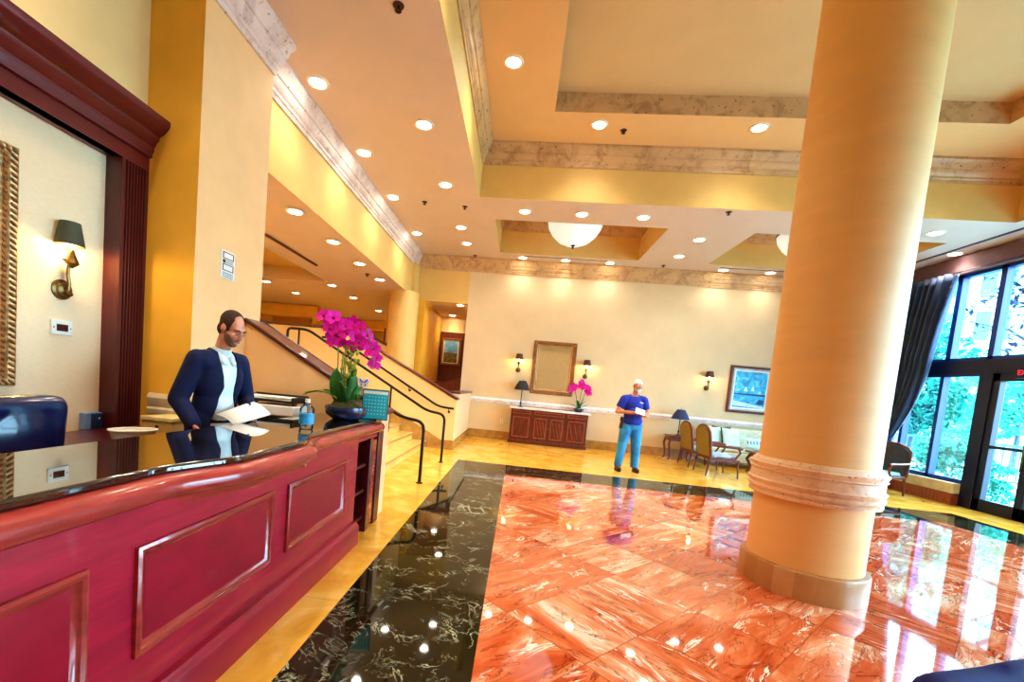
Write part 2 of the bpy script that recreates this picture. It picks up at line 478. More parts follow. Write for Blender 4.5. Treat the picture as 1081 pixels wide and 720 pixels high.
def picture_mat(name, stops, sc, dist):
    t = NT(name); b = t.n('ShaderNodeBsdfPrincipled'); b.inputs['Roughness'].default_value = .35
    pos = t.n('ShaderNodeTexCoord').outputs['Object']
    t.l(t.ramp(t.noise(pos, sc, 5, dist, .65), stops), b.inputs['Base Color'])
    t.l(b.outputs[0], t.out.inputs[0]); return t.m
def bowl_mat():
    t = NT('alabaster bowl'); b = t.n('ShaderNodeBsdfPrincipled'); b.inputs['Roughness'].default_value = .35
    pos = t.n('ShaderNodeTexCoord').outputs['Object']
    c = t.ramp(t.noise(pos, 2.5, 4, 1.5), [(.3, lin('D4E6F4')), (.7, lin('EEF4F8'))])
    t.l(c, b.inputs['Base Color']); t.l(c, b.inputs['Emission Color']); b.inputs['Emission Strength'].default_value = .4
    t.l(b.outputs[0], t.out.inputs[0]); return t.m
M['red'] = red_marble(); M['blackm'] = black_marble(); M['yellowm'] = yellow_marble(); M['granite'] = granite()
M['pane'] = glassy('window glass', (.55, .82, .94, 1), .25); M['clear'] = glassy('clear plastic', (.9, .96, 1, 1), 1.0)
M['mirror'] = mirror_mat(); M['bowl'] = bowl_mat()
M['blue_pic'] = picture_mat('blue painting', [(.3, lin('0E5FA8')), (.45, lin('1B9BDA')), (.58, lin('35C4EA')), (.75, lin('C8F0F6'))], 4.5, 1.2)
M['land_pic'] = picture_mat('landscape painting foliage', [(.3, lin('2E3A22')), (.5, lin('6E6A3A')), (.75, lin('B79A5A'))], 9, .6)
M['sky_pic'] = picture_mat('painted sky', [(.3, lin('4C9AD0')), (.55, lin('7FC0E6')), (.75, lin('E8F4F6'))], 3, .4)
M['red_pic'] = picture_mat('red print', [(.3, lin('8A1420')), (.7, lin('D8482C'))], 5, .4)

# ------------------------------------------------------------------ the room
ZC, YB, XL, XR, YF = 5.3, 13.4, -3.4, 9.3, -5.0

mb = MB()                                            # floor, four stones in one slab
def fq(x0, x1, y0, y1, k):
    mb.mi = k; mb.quad((x0,y0,0),(x1,y0,0),(x1,y1,0),(x0,y1,0))
fq(-3.85, -1.1, YF, 5.0, 0); fq(-12.2, -1.1, 5.0, 23.2, 0); fq(-1.1, XR+.3, 9.1, YB, 0); fq(8.25, XR+.3, YF, 9.1, 0)
fq(-1.1, -.1, YF, 8.1, 1); fq(-1.1, 8.25, 8.1, 9.1, 1); fq(7.3, 8.25, YF, 8.1, 1)
fq(-.1, 7.3, YF, 8.1, 2)
struct('floor', mb, [M['yellowm'], M['blackm'], M['red']], smooth=0)

# walls
mb = MB()
mb.mi = 0; mb.box(-1.76, XR+.3, YB, YB+.2, 0, ZC+.05); mb.mi = 1; mb.box(-3.4, -1.76, YB, YB+.2, 3.97, ZC+.05)  # piece over the opening: dimmer light on this wall painted as gold
struct('wall_back', mb, [M['wall_back'], M['wall_y']], smooth=0)
mb = MB(); mb.box(-1.76, XR, YB-.03, YB, 0, .25); struct('baseboard_back', mb, M['travertine_base'], smooth=0)
RAILP = [(0,0),(.03,0),(.035,.03),(.055,.05),(.06,.09),(.045,.11),(.03,.14),(0,.14)]
mb = MB(); mb.sweep(RAILP, [lambda o,z: (-1.74, YB-o, 1.09+z), lambda o,z: (XR, YB-o, 1.09+z)]); struct('trim_1', mb, M['rail_m'])

mb = MB()                                            # upper left fascia above the mezzanine opening
mb.box(XL-.25, XL, 5.03, YB+.2, 4.02, ZC+.05); struct('wall_left_fascia', mb, M['wall_y'], smooth=0)
mb = MB()                                            # pier between desk niche and stairs
mb.mi = 0; mb.box(-4.2, -3.14, 3.951, 5.05, 0, ZC+.05)
mb.mi = 1; mb.quad((-4.2,3.95,0),(-3.14,3.95,0),(-3.14,3.95,ZC),(-4.2,3.95,ZC))  # side turned from the light: its shade is put into a darker colour
struct('wall_pier', mb, [M['wall_b'], M['wall_o']], smooth=0, fixn=False)
mb = MB(); mb.box(-3.9, -3.68, YF, 3.95, 3.72, ZC+.05); mb.box(-3.9, -3.68, YF, .2, 0, 3.72); struct('wall_left', mb, M['wall'], smooth=0)
mb = MB(); mb.box(-3.9, -3.8, .2, 3.95, 0, 3.72); struct('wall_niche', mb, M['wall_c'], smooth=0)
mb = MB(); mb.sweep([(0,0),(.05,0),(.055,.04),(.035,.06),(.05,.1),(.06,.15),(.03,.19),(0,.19)],
                    [lambda o,z: (-3.53, 3.95-o, 1.04+z), lambda o,z: (-3.14, 3.95-o, 1.04+z)]); struct('trim_2', mb, M['stone'])
# wooden surround of the niche: fluted pilasters and entablature
mb = MB()
for y0, y1 in ((3.67, 3.95), (.2, .48)):
    n = 7; w = (y1-y0-.06)/n; poly = [(-3.8, y0), (-3.64, y0)]
    for i in range(n):
        ya = y0+.03+i*w
        poly += [(-3.64, ya+w*.2), (-3.652, ya+w*.35), (-3.652, ya+w*.65), (-3.64, ya+w*.8)]
    poly += [(-3.64, y1), (-3.8, y1)]
    mb.prism(poly, 'z', .3, 3.3)
    mb.box(-3.8, -3.625, y0-.012, y1+.0, 0, .3)
struct('trim_3', mb, M['wood_dark'])
ENT = [(-.1,-.06),(.0,-.06),(.0,.06),(.03,.065),(.03,.1),(.045,.12),(.045,.16),(.06,.17),(.07,.2),(.09,.215),(.1,.25),(.14,.275),(.19,.33),(.2,.345),(.2,.39),(0,.39)]
mb = MB(); mb.sweep(ENT, [lambda o,z: (-3.64+o, 3.95, 3.36+z), lambda o,z: (-3.64+o, -2.0, 3.36+z)])
mb.box(-3.8, -3.646, .2, 3.95, 3.3, 3.75); struct('trim_4', mb, M['wood_ent'])

# cornices
CP = [(0,0),(.025,0),(.03,.05),(.05,.065),(.05,.1),(.075,.12),(.1,.18),(.105,.21),(.125,.22),(.15,.29),(.185,.33),(.2,.345),(.2,.39),(0,.39)]
mb = MB(); mb.sweep(CP, [lambda o,z: (XL+o, 5.05, 4.91+z), lambda o,z: (XL+o, YB-o, 4.91+z)]); struct('trim_5', mb, M['cornice'])
mb = MB(); mb.sweep(CP, [lambda o,z: (-3.14+o, 5.05+o*.5, 4.91+z), lambda o,z: (-3.14+o, 3.95-o, 4.91+z), lambda o,z: (-3.68, 3.95-o, 4.91+z)]); struct('trim_6', mb, M['cornice'])
mb = MB(); mb.sweep(CP, [lambda o,z: (XL+o, YB-o, 4.91+z), lambda o,z: (XR-.1, YB-o, 4.91+z)]); struct('trim_7', mb, M['cornice_t'])

# ceilings
def holed(x0, x1, y0, y1, z, holes, mat, name):
    xs = sorted({x0, x1, *[h[0] for h in holes], *[h[1] for h in holes]}); ys = sorted({y0, y1, *[h[2] for h in holes], *[h[3] for h in holes]})
    m = MB()
    for i in range(len(xs)-1):
        for j in range(len(ys)-1):
            cx, cy = (xs[i]+xs[i+1])/2, (ys[j]+ys[j+1])/2
            if any(h[0] < cx < h[1] and h[2] < cy < h[3] for h in holes): continue
            m.quad((xs[i],ys[j],z),(xs[i],ys[j+1],z),(xs[i+1],ys[j+1],z),(xs[i+1],ys[j],z))
    struct(name, m, mat, smooth=0, fixn=False)
BIG = (-1.14, 8.42, -4.2, 9.04); SM1 = (-.89, 2.85, 10.18, 12.62); SM2 = (4.62, 8.3, 10.18, 12.55); TRAY = (.15, 7.05, -2.6, 7.92)
holed(-3.9, XR+.3, YF, YB+.2, ZC, [BIG, SM1, SM2], M['ceil'], 'ceiling')
def well(h, z0, z1, mat, name):
    m = MB(); x0, x1, y0, y1 = h
    m.quad((x0,y0,z0),(x0,y1,z0),(x0,y1,z1),(x0,y0,z1)); m.quad((x1,y0,z0),(x1,y1,z0),(x1,y1,z1),(x1,y0,z1))
    m.quad((x0,y0,z0),(x1,y0,z0),(x1,y0,z1),(x0,y0,z1)); m.quad((x0,y1,z0),(x1,y1,z0),(x1,y1,z1),(x0,y1,z1))
    struct(name, m, mat, smooth=0, fixn=False)
def ringtrim(h, prof, z0, mat, name):
    x0, x1, y0, y1 = h; m = MB()
    m.sweep(prof, [lambda o,z: (x0+o, y0+o, z0+z), lambda o,z: (x0+o, y1-o, z0+z), lambda o,z: (x1-o, y1-o, z0+z), lambda o,z: (x1-o, y0+o, z0+z)], loop=True)
    struct(name, m, mat)
well(BIG, ZC, 6.3, M['wall_y'], 'ceiling_coffer_side')
ringtrim(BIG, [(o*.9, z*.95) for o, z in CP], 5.93, M['cornice_t'], 'trim_8')
holed(BIG[0], BIG[1], BIG[2], BIG[3], 6.3, [TRAY], M['ceil_hi'], 'ceiling_coffer')
well(TRAY, 6.3, 6.62, M['cornice_t'], 'trim_9')
holed(TRAY[0], TRAY[1], TRAY[2], TRAY[3], 6.62, [], M['ceil_tray'], 'ceiling_tray')
for k, h in enumerate((SM1, SM2)):
    well(h, ZC, 6.2, M['wall_y'], 'ceiling_small_coffer_side' if k == 0 else 'ceiling_small_coffer_side.001')
    ringtrim(h, [(0,0),(.03,0),(.03,.06),(.06,.1),(.07,.2),(.11,.25),(.11,.3),(0,.3)], 5.9, M['cornice_t'], 'trim_%d' % (10+k))
    holed(h[0], h[1], h[2], h[3], 6.2, [], M['ceil'], 'ceiling_small_coffer' if k == 0 else 'ceiling_small_coffer.001')

# mezzanine beyond the stairs
LZ = 1.485
MEZ = (-7.3, -5.45, 8.7, 11.8)
holed(-12, XL+.0, 5.05, 24, 4.018, [MEZ], M['ceil_mez'], 'ceiling_mezzanine')
well(MEZ, 4.0, 4.35, M['ceil_tray'], 'ceiling_mezzanine_coffer_side'); holed(*MEZ, 4.35, [], M['ceil_tray'], 'ceiling_mezzanine_coffer')
mb = MB(); mb.box(-12, -4.64, 4.6, 24, LZ-.2, LZ); struct('floor_mezzanine', mb, M['yellowm'], smooth=0)
mb = MB()
mb.box(-12, -3.2, 23, 23.2, 0, 4.05); mb.box(-12.2, -12, 4.6, 23.2, 0, 4.05); mb.box(-12, -4.2, 4.45, 4.6, 0, 4.1)
mb.box(-4.2, -4.0, YB+.2, 23, 0, 4.05)
struct('wall_mezzanine', mb, M['wall'], smooth=0)
mb = MB(); mb.box(-11.5, -7.9, 16.4, 16.7, 3.55, 4.0); mb.box(-8.1, -7.8, 16.4, 16.7, LZ, 3.56); mb.box(-11.5,-4.3,19.5,19.8,3.6,4.0); struct('wall_mezzanine_beam', mb, M['wall_o'], smooth=0)
mb = MB(); mb.box(-4.96, -4.9, 7.9, 10.05, 3.985, 4.01); struct('trim_12', mb, M['slot'], smooth=0)

# corridor seen through the opening
mb = MB(); mb.box(-4.2, -3.06, YB-.02, 16.4, 0, 4.0); struct('wall_corridor', mb, M['wall_o'], smooth=0)
mb = MB(); mb.box(-3.1, -1.0, 16.3, 16.5, 0, 4.0); struct('wall_corridor_end', mb, M['wall'], smooth=0)
mb = MB(); mb.box(-1.76, -1.5, YB+.2, 16.3, 0, 4.0); struct('wall_corridor_side', mb, M['wall'], smooth=0)
mb = MB(); mb.quad((-4.2,YB+.2,3.97),(-1.5,YB+.2,3.97),(-1.5,16.4,3.97),(-4.2,16.4,3.97)); struct('ceiling_corridor', mb, M['ceil'], smooth=0)

# stair enclosure walls with wooden caps
def slope_wall(y0, y1, xe, z_e, xs, z_s, xf, name, mat):
    m = MB(); m.prism([(xe,0),(xe,z_e),(xs,z_s),(xf,z_s),(xf,0)], 'y', y0, y1); struct(name, m, mat, smooth=0)
def slope_cap(y0, y1, xe, z_e, xs, z_s, xf, name, t=.045):
    m = MB(); m.prism([(xe+.04,z_e),(xe+.04,z_e+t),(xs,z_s+t),(xf,z_s+t),(xf,z_s),(xs,z_s)], 'y', y0-.04, y1+.04); struct(name, m, M['wood_dark'], bev=.012)
slope_wall(4.78, 5.05, -1.47, 1.16, -3.14, 2.06, -3.15, 'wall_stair_near', M['wall_b'])
slope_cap(4.78, 5.05, -1.47, 1.16, -3.12, 2.06, -3.14, 'trim_13')
slope_wall(10.3, 10.55, -1.42, 1.18, -4.28, 2.6, -9, 'wall_stair_far', M['wall'])
slope_cap(10.3, 10.55, -1.42, 1.18, -4.28, 2.6, -9, 'trim_14')
slope_wall(12.7, 12.95, -3.3, 2.2, -4.9, 2.85, -6.2, 'wall_stair_beyond', M['wall'])
slope_cap(12.7, 12.95, -3.3, 2.2, -4.9, 2.85, -6.2, 'trim_15', .07)
mb = MB(); mb.box(-1.65, -1.42, 10.55, YB, 0, 1.32); struct('wall_landing', mb, M['wall_back'], smooth=0)
mb = MB(); mb.box(-1.69, -1.38, 10.6, YB, 1.32, 1.37); struct('trim_16', mb, M['wood_dark'], bev=.012)
mb = MB(); mb.box(-1.65, -1.405, 10.26, YB, 0, .22); struct('baseboard_landing', mb, M['travertine_base'], smooth=0)
mb = MB()                                            # marble skirting that follows the stair
mb.prism([(-1.42,0),(-1.42,.22),(-1.72,.22),(-4.5,1.66),(-4.64,1.66),(-4.64,0)], 'y', 10.27, 10.3); struct('baseboard_stair', mb, M['nosing'] if False else M['travertine_base'], smooth=0)

# round pillar at the top of the stair (part of the building)
mb = MB(); mb.lathe([(.41,0),(.41,4.05)], (-3.52, 12.75, 0), 32); struct('wall_round_pillar', mb, M['wall_y'])
mb = MB(); mb.box(-3.5, -3.3, 12.9, YB, 3.9, 4.95); struct('wall_left_return', mb, M['wall_y'], smooth=0)

# window side
WY0, WY1 = YF, 12.7
mb = MB(); mb.box(XR-.05, XR+.2, 12.6, YB, 0, ZC); mb.box(XR, XR+.2, WY0, 12.6, 4.92, ZC); struct('wall_right', mb, M['wall_back'], smooth=0)
mb = MB(); mb.box(XR-.14, XR, WY0, YB-.2, 4.9, ZC-.02); struct('trim_17', mb, M['beam'], smooth=0)
mb = MB(); mb.box(8.72, 8.78, WY0, YB-.3, ZC-.012, ZC+.01); struct('trim_18', mb, M['frame_door'], smooth=0)
mb = MB(); mb.mi = 0; mb.box(9.12, XR+.15, 10.12, YB, .2, .45); mb.mi = 1; mb.box(9.1, XR+.15, 10.12, YB, 0, .24); struct('wall_sill', mb, [M['stone'], M['walnut_l']], smooth=0)
mb = MB(); mb.box(-3.9, XR+.3, YF-.2, YF, 0, ZC+.1); struct('wall_front', mb, M['wall'], smooth=0)

def pane(par, y0, y1, z0, z1):
    m = MB(); m.quad((XR+.06,y0,z0),(XR+.06,y1,z0),(XR+.06,y1,z1),(XR+.06,y0,z1)); return m.build('glass_pane', M['pane'], par, smooth=0)
def wframe(name, ys, z0, z1, mids=(), w=.085, mat='frame_win'):
    r = bpy.data.objects.new(name, None); COL.objects.link(r); r['kind'] = 'structure'
    m = MB(); 
    for y in ys: m.box(XR-.02, XR+.12, y-w/2, y+w/2, z0, z1)
    for z in (z0+w/2, z1-w/2) + tuple(mids): m.box(XR-.02, XR+.12, ys[0], ys[-1], z-w/2, z+w/2)
    m.build('window_frame', M[mat], r, smooth=0)
    for a, b in zip(ys[:-1], ys[1:]): pane(r, a, b, z0, z1)
    return r
wframe('window_1', [10.1, 10.95, 11.8, 12.65], .45, 2.78)
wframe('window_2', [9.1, 10.02, 10.9, 11.8, 12.65], 2.98, 4.94, w=.11)
wframe('window_3', [-1.6+.89*k for k in range(13)], 2.98, 4.94, w=.11)
wframe('window_4', [-1.6+.89*k for k in range(10)], .45, 2.78)
mb = MB(); mb.box(XR-.05, XR+.16, -5, 12.65, 2.74, 3.02); struct('trim_19', mb, M['frame_door'], smooth=0)
mb = MB(); mb.box(XR, XR+.15, -5, 6.5, 0, .45); mb.box(XR, XR+.15, -5, -1.6, .45, 5); struct('wall_right_sill', mb, M['stone'], smooth=0)
# glazed double door
for k, (y0, y1) in enumerate(((9.0, 9.86), (8.1, 8.96))):
    r = bpy.data.objects.new('door_%d' % (k+1), None); COL.objects.link(r); r['kind'] = 'structure'
    m = MB(); w = .13
    m.box(XR-.03, XR+.09, y0, y0+w, 0, 2.74); m.box(XR-.03, XR+.09, y1-w, y1, 0, 2.74)
    m.box(XR-.03, XR+.09, y0, y1, 0, .24); m.box(XR-.03, XR+.09, y0, y1, 2.58, 2.74); m.box(XR-.02, XR+.08, y0, y1, 1.26, 1.32)
    m.build('door_frame', M['frame_door'], r, bev=.008)
    m = MB(); m.quad((XR+.03,y0+w,.24),(XR+.03,y1-w,.24),(XR+.03,y1-w,2.58),(XR+.03,y0+w,2.58)); m.build('glass_pane', M['pane'], r, smooth=0)
    m = MB(); hy = y0+w/2 if k == 0 else y1-w/2
    m.tube([(XR-.03,hy,.9),(XR-.09,hy,.9),(XR-.09,hy,1.5),(XR-.03,hy,1.5)], .014); m.build('door_handle', M['brass'], r)
mb = MB(); mb.box(XR-.05, XR+.12, 9.86, 10.12, 0, 2.76); mb.box(XR-.05, XR+.12, 6.5, 8.1, 0, .3); struct('trim_20', mb, M['frame_door'], smooth=0)
wframe('window_5', [6.5, 7.3, 8.06], .3, 2.76)

# ------------------------------------------------------------------ foreground pillar
col_ = thing('pillar', 'large round cream pillar with carved stone band and brown stone base on the red marble', 'pillar', (2.81, 4.42, 0))
mb = MB(); mb.lathe([(.452,.2),(.45,6.62)], n=64); mb.build('shaft', mk('golden beige pillar covering', lin('EDBE7E'), .5, var=(2, .03), bump=(160, .06), stretch=(1,1,4)), col_)
def base_mat():
    t = NT('brown stone blocks'); b = t.n('ShaderNodeBsdfPrincipled'); b.inputs['Roughness'].default_value = .3
    pos = t.n('ShaderNodeTexCoord').outputs['Object']; sp = t.n('ShaderNodeSeparateXYZ'); t.l(pos, sp.inputs[0])
    an = t.math('MULTIPLY', t.math('ARCTAN2', sp.outputs[1], sp.outputs[0]), 20/(2*PI))
    wn = t.n('ShaderNodeTexWhiteNoise'); wn.noise_dimensions = '1D'; t.l(t.math('FLOOR', an), wn.inputs['W'])
    col = t.ramp(t.math('ADD', t.math('MULTIPLY', wn.outputs['Value'], .7), t.math('MULTIPLY', t.noise(pos, 9, 4), .3)), [(.1, lin('A06A36')), (.5, lin('B88450')), (.95, lin('D0A478'))])
    t.l(col, b.inputs['Base Color']); t.l(b.outputs[0], t.out.inputs[0]); return t.m
mb = MB(); mb.lathe([(.5,0),(.5,.225),(.492,.24),(.45,.245)], n=64); mb.build('stone_base', base_mat(), col_)
BP = [(.45,.83),(.5,.84),(.505,.865),(.49,.87),(.5,.89),(.515,.9),(.515,.925),(.5,.93),(.51,.945),(.52,.97),(.505,.98),(.5,.985),(.5,1.06),(.515,1.075),(.5,1.085),(.51,1.1),(.52,1.125),(.5,1.135),(.495,1.15),(.47,1.175),(.45,1.18)]
mb = MB(); mb.lathe(BP, n=64); mb.build('carved_band', M['band_m'], col_, smooth=25)

# ------------------------------------------------------------------ reception counter
def bow(y):
    def sm(t): t = max(0, min(1, t)); return t*t*(3-2*t)
    return .115 * sm((y-1.62)/.5) * (1 - sm((y-2.72)/.34))
desk = thing('reception_counter', 'long mahogany reception counter with raised panels and bowed rounded edge', 'reception counter', (0,0,0))
FX = -1.42
mb = MB(); mb.box(-2.12, FX, -1.2, 3.95, .19, 1.0); mb.box(-2.12, FX-.02, 3.95, 4.6, .95, 1.02); mb.build('body', M['wood'], desk, smooth=0)
mb = MB(); mb.prism([(-2.1,0),(-1.36,0),(-1.36,.17),(-1.375,.19),(-1.385,.2),(-1.39,.215),(-1.42,.22),(-2.1,.22)], 'y', -1.2, 3.96); mb.build('plinth', M['wood_panel'], desk)
for y0, y1 in ((-.95, .15), (.35, 1.34), (1.54, 2.51), (2.69, 3.66)):
    m = MB(); PR = [(0,0),(.0,.018),(.012,.024),(.026,.02),(.034,.008),(.05,.0)]     # (inset, out)
    z0, z1 = .39, .845
    st = [lambda i,o,a=a,b=b: (FX+o, (y0+i if a else y1-i), (z0+i if b else z1-i)) for a, b in ((1,1),(0,1),(0,0),(1,0))]
    m.sweep(PR, st, loop=True); 
    m2 = MB(); m2.quad((FX+.002,y0+.05,z0+.05),(FX+.002,y1-.05,z0+.05),(FX+.002,y1-.05,z1-.05),(FX+.002,y0+.05,z1-.05))
    p = m2.build('raised_panel', M['wood_panel'], desk, smooth=0)
    m.build('panel_moulding', M['wood_mould'], p)
ys = [-1.2 + i*.05 for i in range(int(5.8/.05)+1)]
EP = [(-.06,.955),(-.005,.96),(.0,.985),(.012,1.0),(.03,1.005),(.052,1.02),(.062,1.045),(.058,1.07),(.04,1.09),(.01,1.1),(-.1,1.1)]
mb = MB(); mb.grid([[(FX+o-.02 + bow(y)*(1 if o > -.02 else .0), y, z) for o, z in EP] for y in ys])
mb.add([(FX+o-.02, 4.6, z) for o, z in EP] + [(-1.9,4.6,1.1),(-1.9,4.6,.955)], [tuple(range(len(EP)+2))])
mb.build('edge_moulding', M['wood_mould'], desk, smooth=50)
# open shelf bay at the far end of the counter
mb = MB(); mb.box(-2.1,-1.42,4.56,4.72,0,1.0); mb.box(-2.1,-1.41,4.28,4.36,0,.96); mb.build('side_panel', M['wood_dark'], desk, bev=.006)
mb = MB(); mb.box(-2.05,-1.43,4.36,4.52,.04,.93); mb.build('end_panel', M['wood_mould'], desk, smooth=0)
mb = MB(); mb.box(-2.05,-1.8,3.96,4.28,.02,.95); mb.build('recess_back', M['dark_in'], desk, smooth=0)
for z in (.14, .42, .68):
    m = MB(); m.box(-1.8,-1.45,3.96,4.28,z,z+.03); m.build('shelf', M['wood_dark'], desk, smooth=0)

top = MB(); fr = [(FX-.035 + bow(y), y) for y in ys]
poly = fr + [(-2.1, 4.6), (-2.1, -1.2)]
top.prism(poly, 'z', 1.1, 1.136)
o = top.build('granite_countertop', M['granite'], None, smooth=30, bev=.012, seg=3)
tag(o, 'polished black granite countertop lying along the mahogany reception counter', 'countertop')

# ------------------------------------------------------------------ things on the counter
# water bottle
wb = thing('water_bottle', 'small clear plastic water bottle with blue label on the granite countertop', 'bottle', (-1.58, 3.22, 1.136))
mb = MB(); mb.lathe([(.045,0),(.052,.01),(.05,.03),(.054,.045),(.054,.13),(.052,.14),(.054,.155),(.045,.175),(.02,.195),(.016,.2),(.016,.212)], n=24); mb.build('body', M['clear'], wb)
mb = MB(); mb.lathe([(.0555,.045),(.0555,.125)], n=24); mb.build('bottle_label', M['label_blue'], wb)
mb = MB(); mb.lathe([(.019,.207),(.019,.232),(.016,.235)], n=16); mb.build('cap', M['white_p'], wb)

# orchid
orc = thing('orchid_plant', 'tall magenta orchid in a dark blue bowl on the reception counter', 'orchid', (-1.66, 4.2, 1.136))
mb = MB(); mb.lathe([(.12,0),(.14,.01),(.19,.05),(.205,.1),(.2,.13),(.19,.13),(.185,.1),(.1,.09)], n=40); mb.build('pot', M['pot'], orc)
me = blob([ell((0,0,.11),(.17,.17,.07)), ell((.07,-.05,.16),(.08,.07,.05)), ell((-.07,.03,.16),(.08,.08,.05)), ell((.02,.05,.18),(.07,.06,.06))], .02, 2)
skin('moss', me, M['moss'], orc)
def blade(base, tip, w, droop, mat, par, name='leaf'):
    b, t = Vector(base), Vector(tip); d = t-b; side = d.cross(Vector((0,0,1)))
    if side.length < .05: side = Vector((1,.3,0))
    side.normalize(); rows = []
    for i in range(9):
        f = i/8; c = b + d*f + Vector((0,0,droop*math.sin(PI*f))); ww = w*math.sin(PI*(.12+.88*f))**.7 if f < 1 else .002
        up = Vector((0,0,1)) if abs(d.normalized().z) < .8 else Vector((0,-1,0))
        rows.append([c - side*ww + up*ww*.3, c, c + side*ww + up*ww*.3])
    m = MB(); m.grid(rows); return m.build(name, M[mat], par, solid=.004)
for bs, tp, w, dr, mt in (((-.08,0,.16),(-.12,-.02,.5),.07,0,'leaf'), ((-.02,-.05,.16),(-.45,-.02,.2),.05,.07,'leaf2'), ((-.05,.02,.16),(-.3,.05,.24),.05,.06,'leaf'), ((-.05,.05,.16),(-.5,.12,.22),.04,.05,'leaf2'),
                      ((.05,-.04,.16),(.1,-.08,.45),.06,0,'leaf'), ((.06,0,.16),(.15,-.02,.34),.05,.03,'leaf'), ((.03,.04,.16),(.02,.04,.55),.05,0,'leaf'), ((.0,-.08,.14),(-.02,-.16,.38),.06,0,'leaf'), ((.08,.0,.16),(.2,.02,.24),.045,.04,'leaf')):
    blade(bs, tp, w, dr, mt, orc)
def stem(pts, r=.007):
    P = [Vector(p) for p in pts]; out = []
    for i in range(len(P)-1):
        a = P[max(i-1,0)]; b = P[i]; c = P[i+1]; d = P[min(i+2,len(P)-1)]
        for k in range(5):
            t = k/5; out.append(.5*((2*b)+(-a+c)*t+(2*a-5*b+4*c-d)*t*t+(-a+3*b-3*c+d)*t**3))
    out.append(P[-1]); m = MB(); m.tube(out, r, 6); return m
stem([(-.07,0,.15),(-.12,.02,.45),(-.13,.0,.72),(-.2,-.02,.92),(-.27,-.02,1.0)]).build('flower_stem', M['stem'], orc)
stem([(.0,0,.15),(.02,0,.5),(.0,.0,.8),(.08,-.01,.92),(.18,-.02,.84),(.24,-.02,.62),(.25,-.03,.54)]).build('flower_stem', M['stem'], orc)
for i in range(5):
    x = random.uniform(-.1,.06); y = random.uniform(-.05,.08); h = random.uniform(.55,.8)
    m = MB(); m.tube([(x,y,.15),(x+.01,y,h)], .006, 6); m.build('stake', M['stem'], orc)
m = MB()
for i in range(70):
    a = random.uniform(-.07,.09); z = random.uniform(.2,.75)
    m.ell((a, random.uniform(-.06,.06), z), (.018,.008,.03), Euler((random.uniform(-1,1),random.uniform(-1,1),0)).to_matrix(), 6, 4)
fo = m.build('ivy', M['leaf2'], orc); fo['kind'] = 'stuff'
def flower_mesh(R):
    m = MB()
    def petal(ang, L, W, lift):
        c, s_ = math.cos(ang), math.sin(ang); rows = []
        for i in range(6):
            f = i/5; w = W*math.sin(PI*(.1+.85*f))**.8; rr = L*f
            y = -.25*L*math.sin(f*PI*.6)*lift
            rows.append([(c*rr - s_*k*w, y - abs(k)*w*.15, s_*rr + c*k*w) for k in (-1,-.5,0,.5,1)])
        m.grid(rows)
    m.mi = 0
    for a in (PI*.5, PI*1.22, PI*1.78): petal(a, R, R*.38, .8)
    for a in (PI*.05, PI*.95): petal(a, R*1.08, R*.56, .5)
    m.mi = 1
    m.ell((0,-R*.22,-R*.12), (R*.16,R*.2,R*.2), None, 8, 6)
    return m
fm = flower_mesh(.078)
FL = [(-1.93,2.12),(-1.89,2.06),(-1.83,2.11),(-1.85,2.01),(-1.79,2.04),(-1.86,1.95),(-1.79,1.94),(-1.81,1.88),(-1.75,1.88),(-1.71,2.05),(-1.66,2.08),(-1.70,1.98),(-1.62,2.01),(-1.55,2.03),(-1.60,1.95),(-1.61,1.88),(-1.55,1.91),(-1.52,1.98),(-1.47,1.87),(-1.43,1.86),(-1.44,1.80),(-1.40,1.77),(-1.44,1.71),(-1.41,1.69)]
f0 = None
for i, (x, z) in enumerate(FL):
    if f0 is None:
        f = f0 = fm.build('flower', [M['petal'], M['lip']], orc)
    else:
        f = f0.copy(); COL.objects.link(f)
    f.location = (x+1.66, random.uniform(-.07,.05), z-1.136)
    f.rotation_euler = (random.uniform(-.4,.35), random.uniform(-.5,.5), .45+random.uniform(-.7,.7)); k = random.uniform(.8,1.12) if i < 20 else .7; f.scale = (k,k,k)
# butterfly pick
m = MB(); m.tube([(.13,-.02,.14),(.165,-.03,.36)], .003, 6)
m.build('pick_stick', M['stem'], orc)
m = MB()
for s_ in (-1, 1):
    m.ell((.168+s_*.028,-.035,.395), (.028,.004,.03), Euler((0,.4*s_,0)).to_matrix(), 10, 6); m.ell((.168+s_*.02,-.035,.355), (.02,.004,.02), None, 10, 6)
bf = m.build('butterfly_pick', mk('lavender wing', lin('C4CCF0'), .5), orc); 
m = MB()
for s_ in (-1, 1): m.ell((.168+s_*.03,-.04,.4), (.006,.003,.02), Euler((0,.5*s_,0)).to_matrix(), 8, 5); m.ell((.168+s_*.018,-.04,.36), (.005,.003,.014), Euler((0,-.5*s_,0)).to_matrix(), 8, 5); m.ell((.168+s_*.012,-.04,.385), (.005,.003,.014), Euler((0,.9*s_,0)).to_matrix(), 8, 5)
m.build('wing_marking', mk('violet blue wing', lin('3A3AB0'), .5), bf)

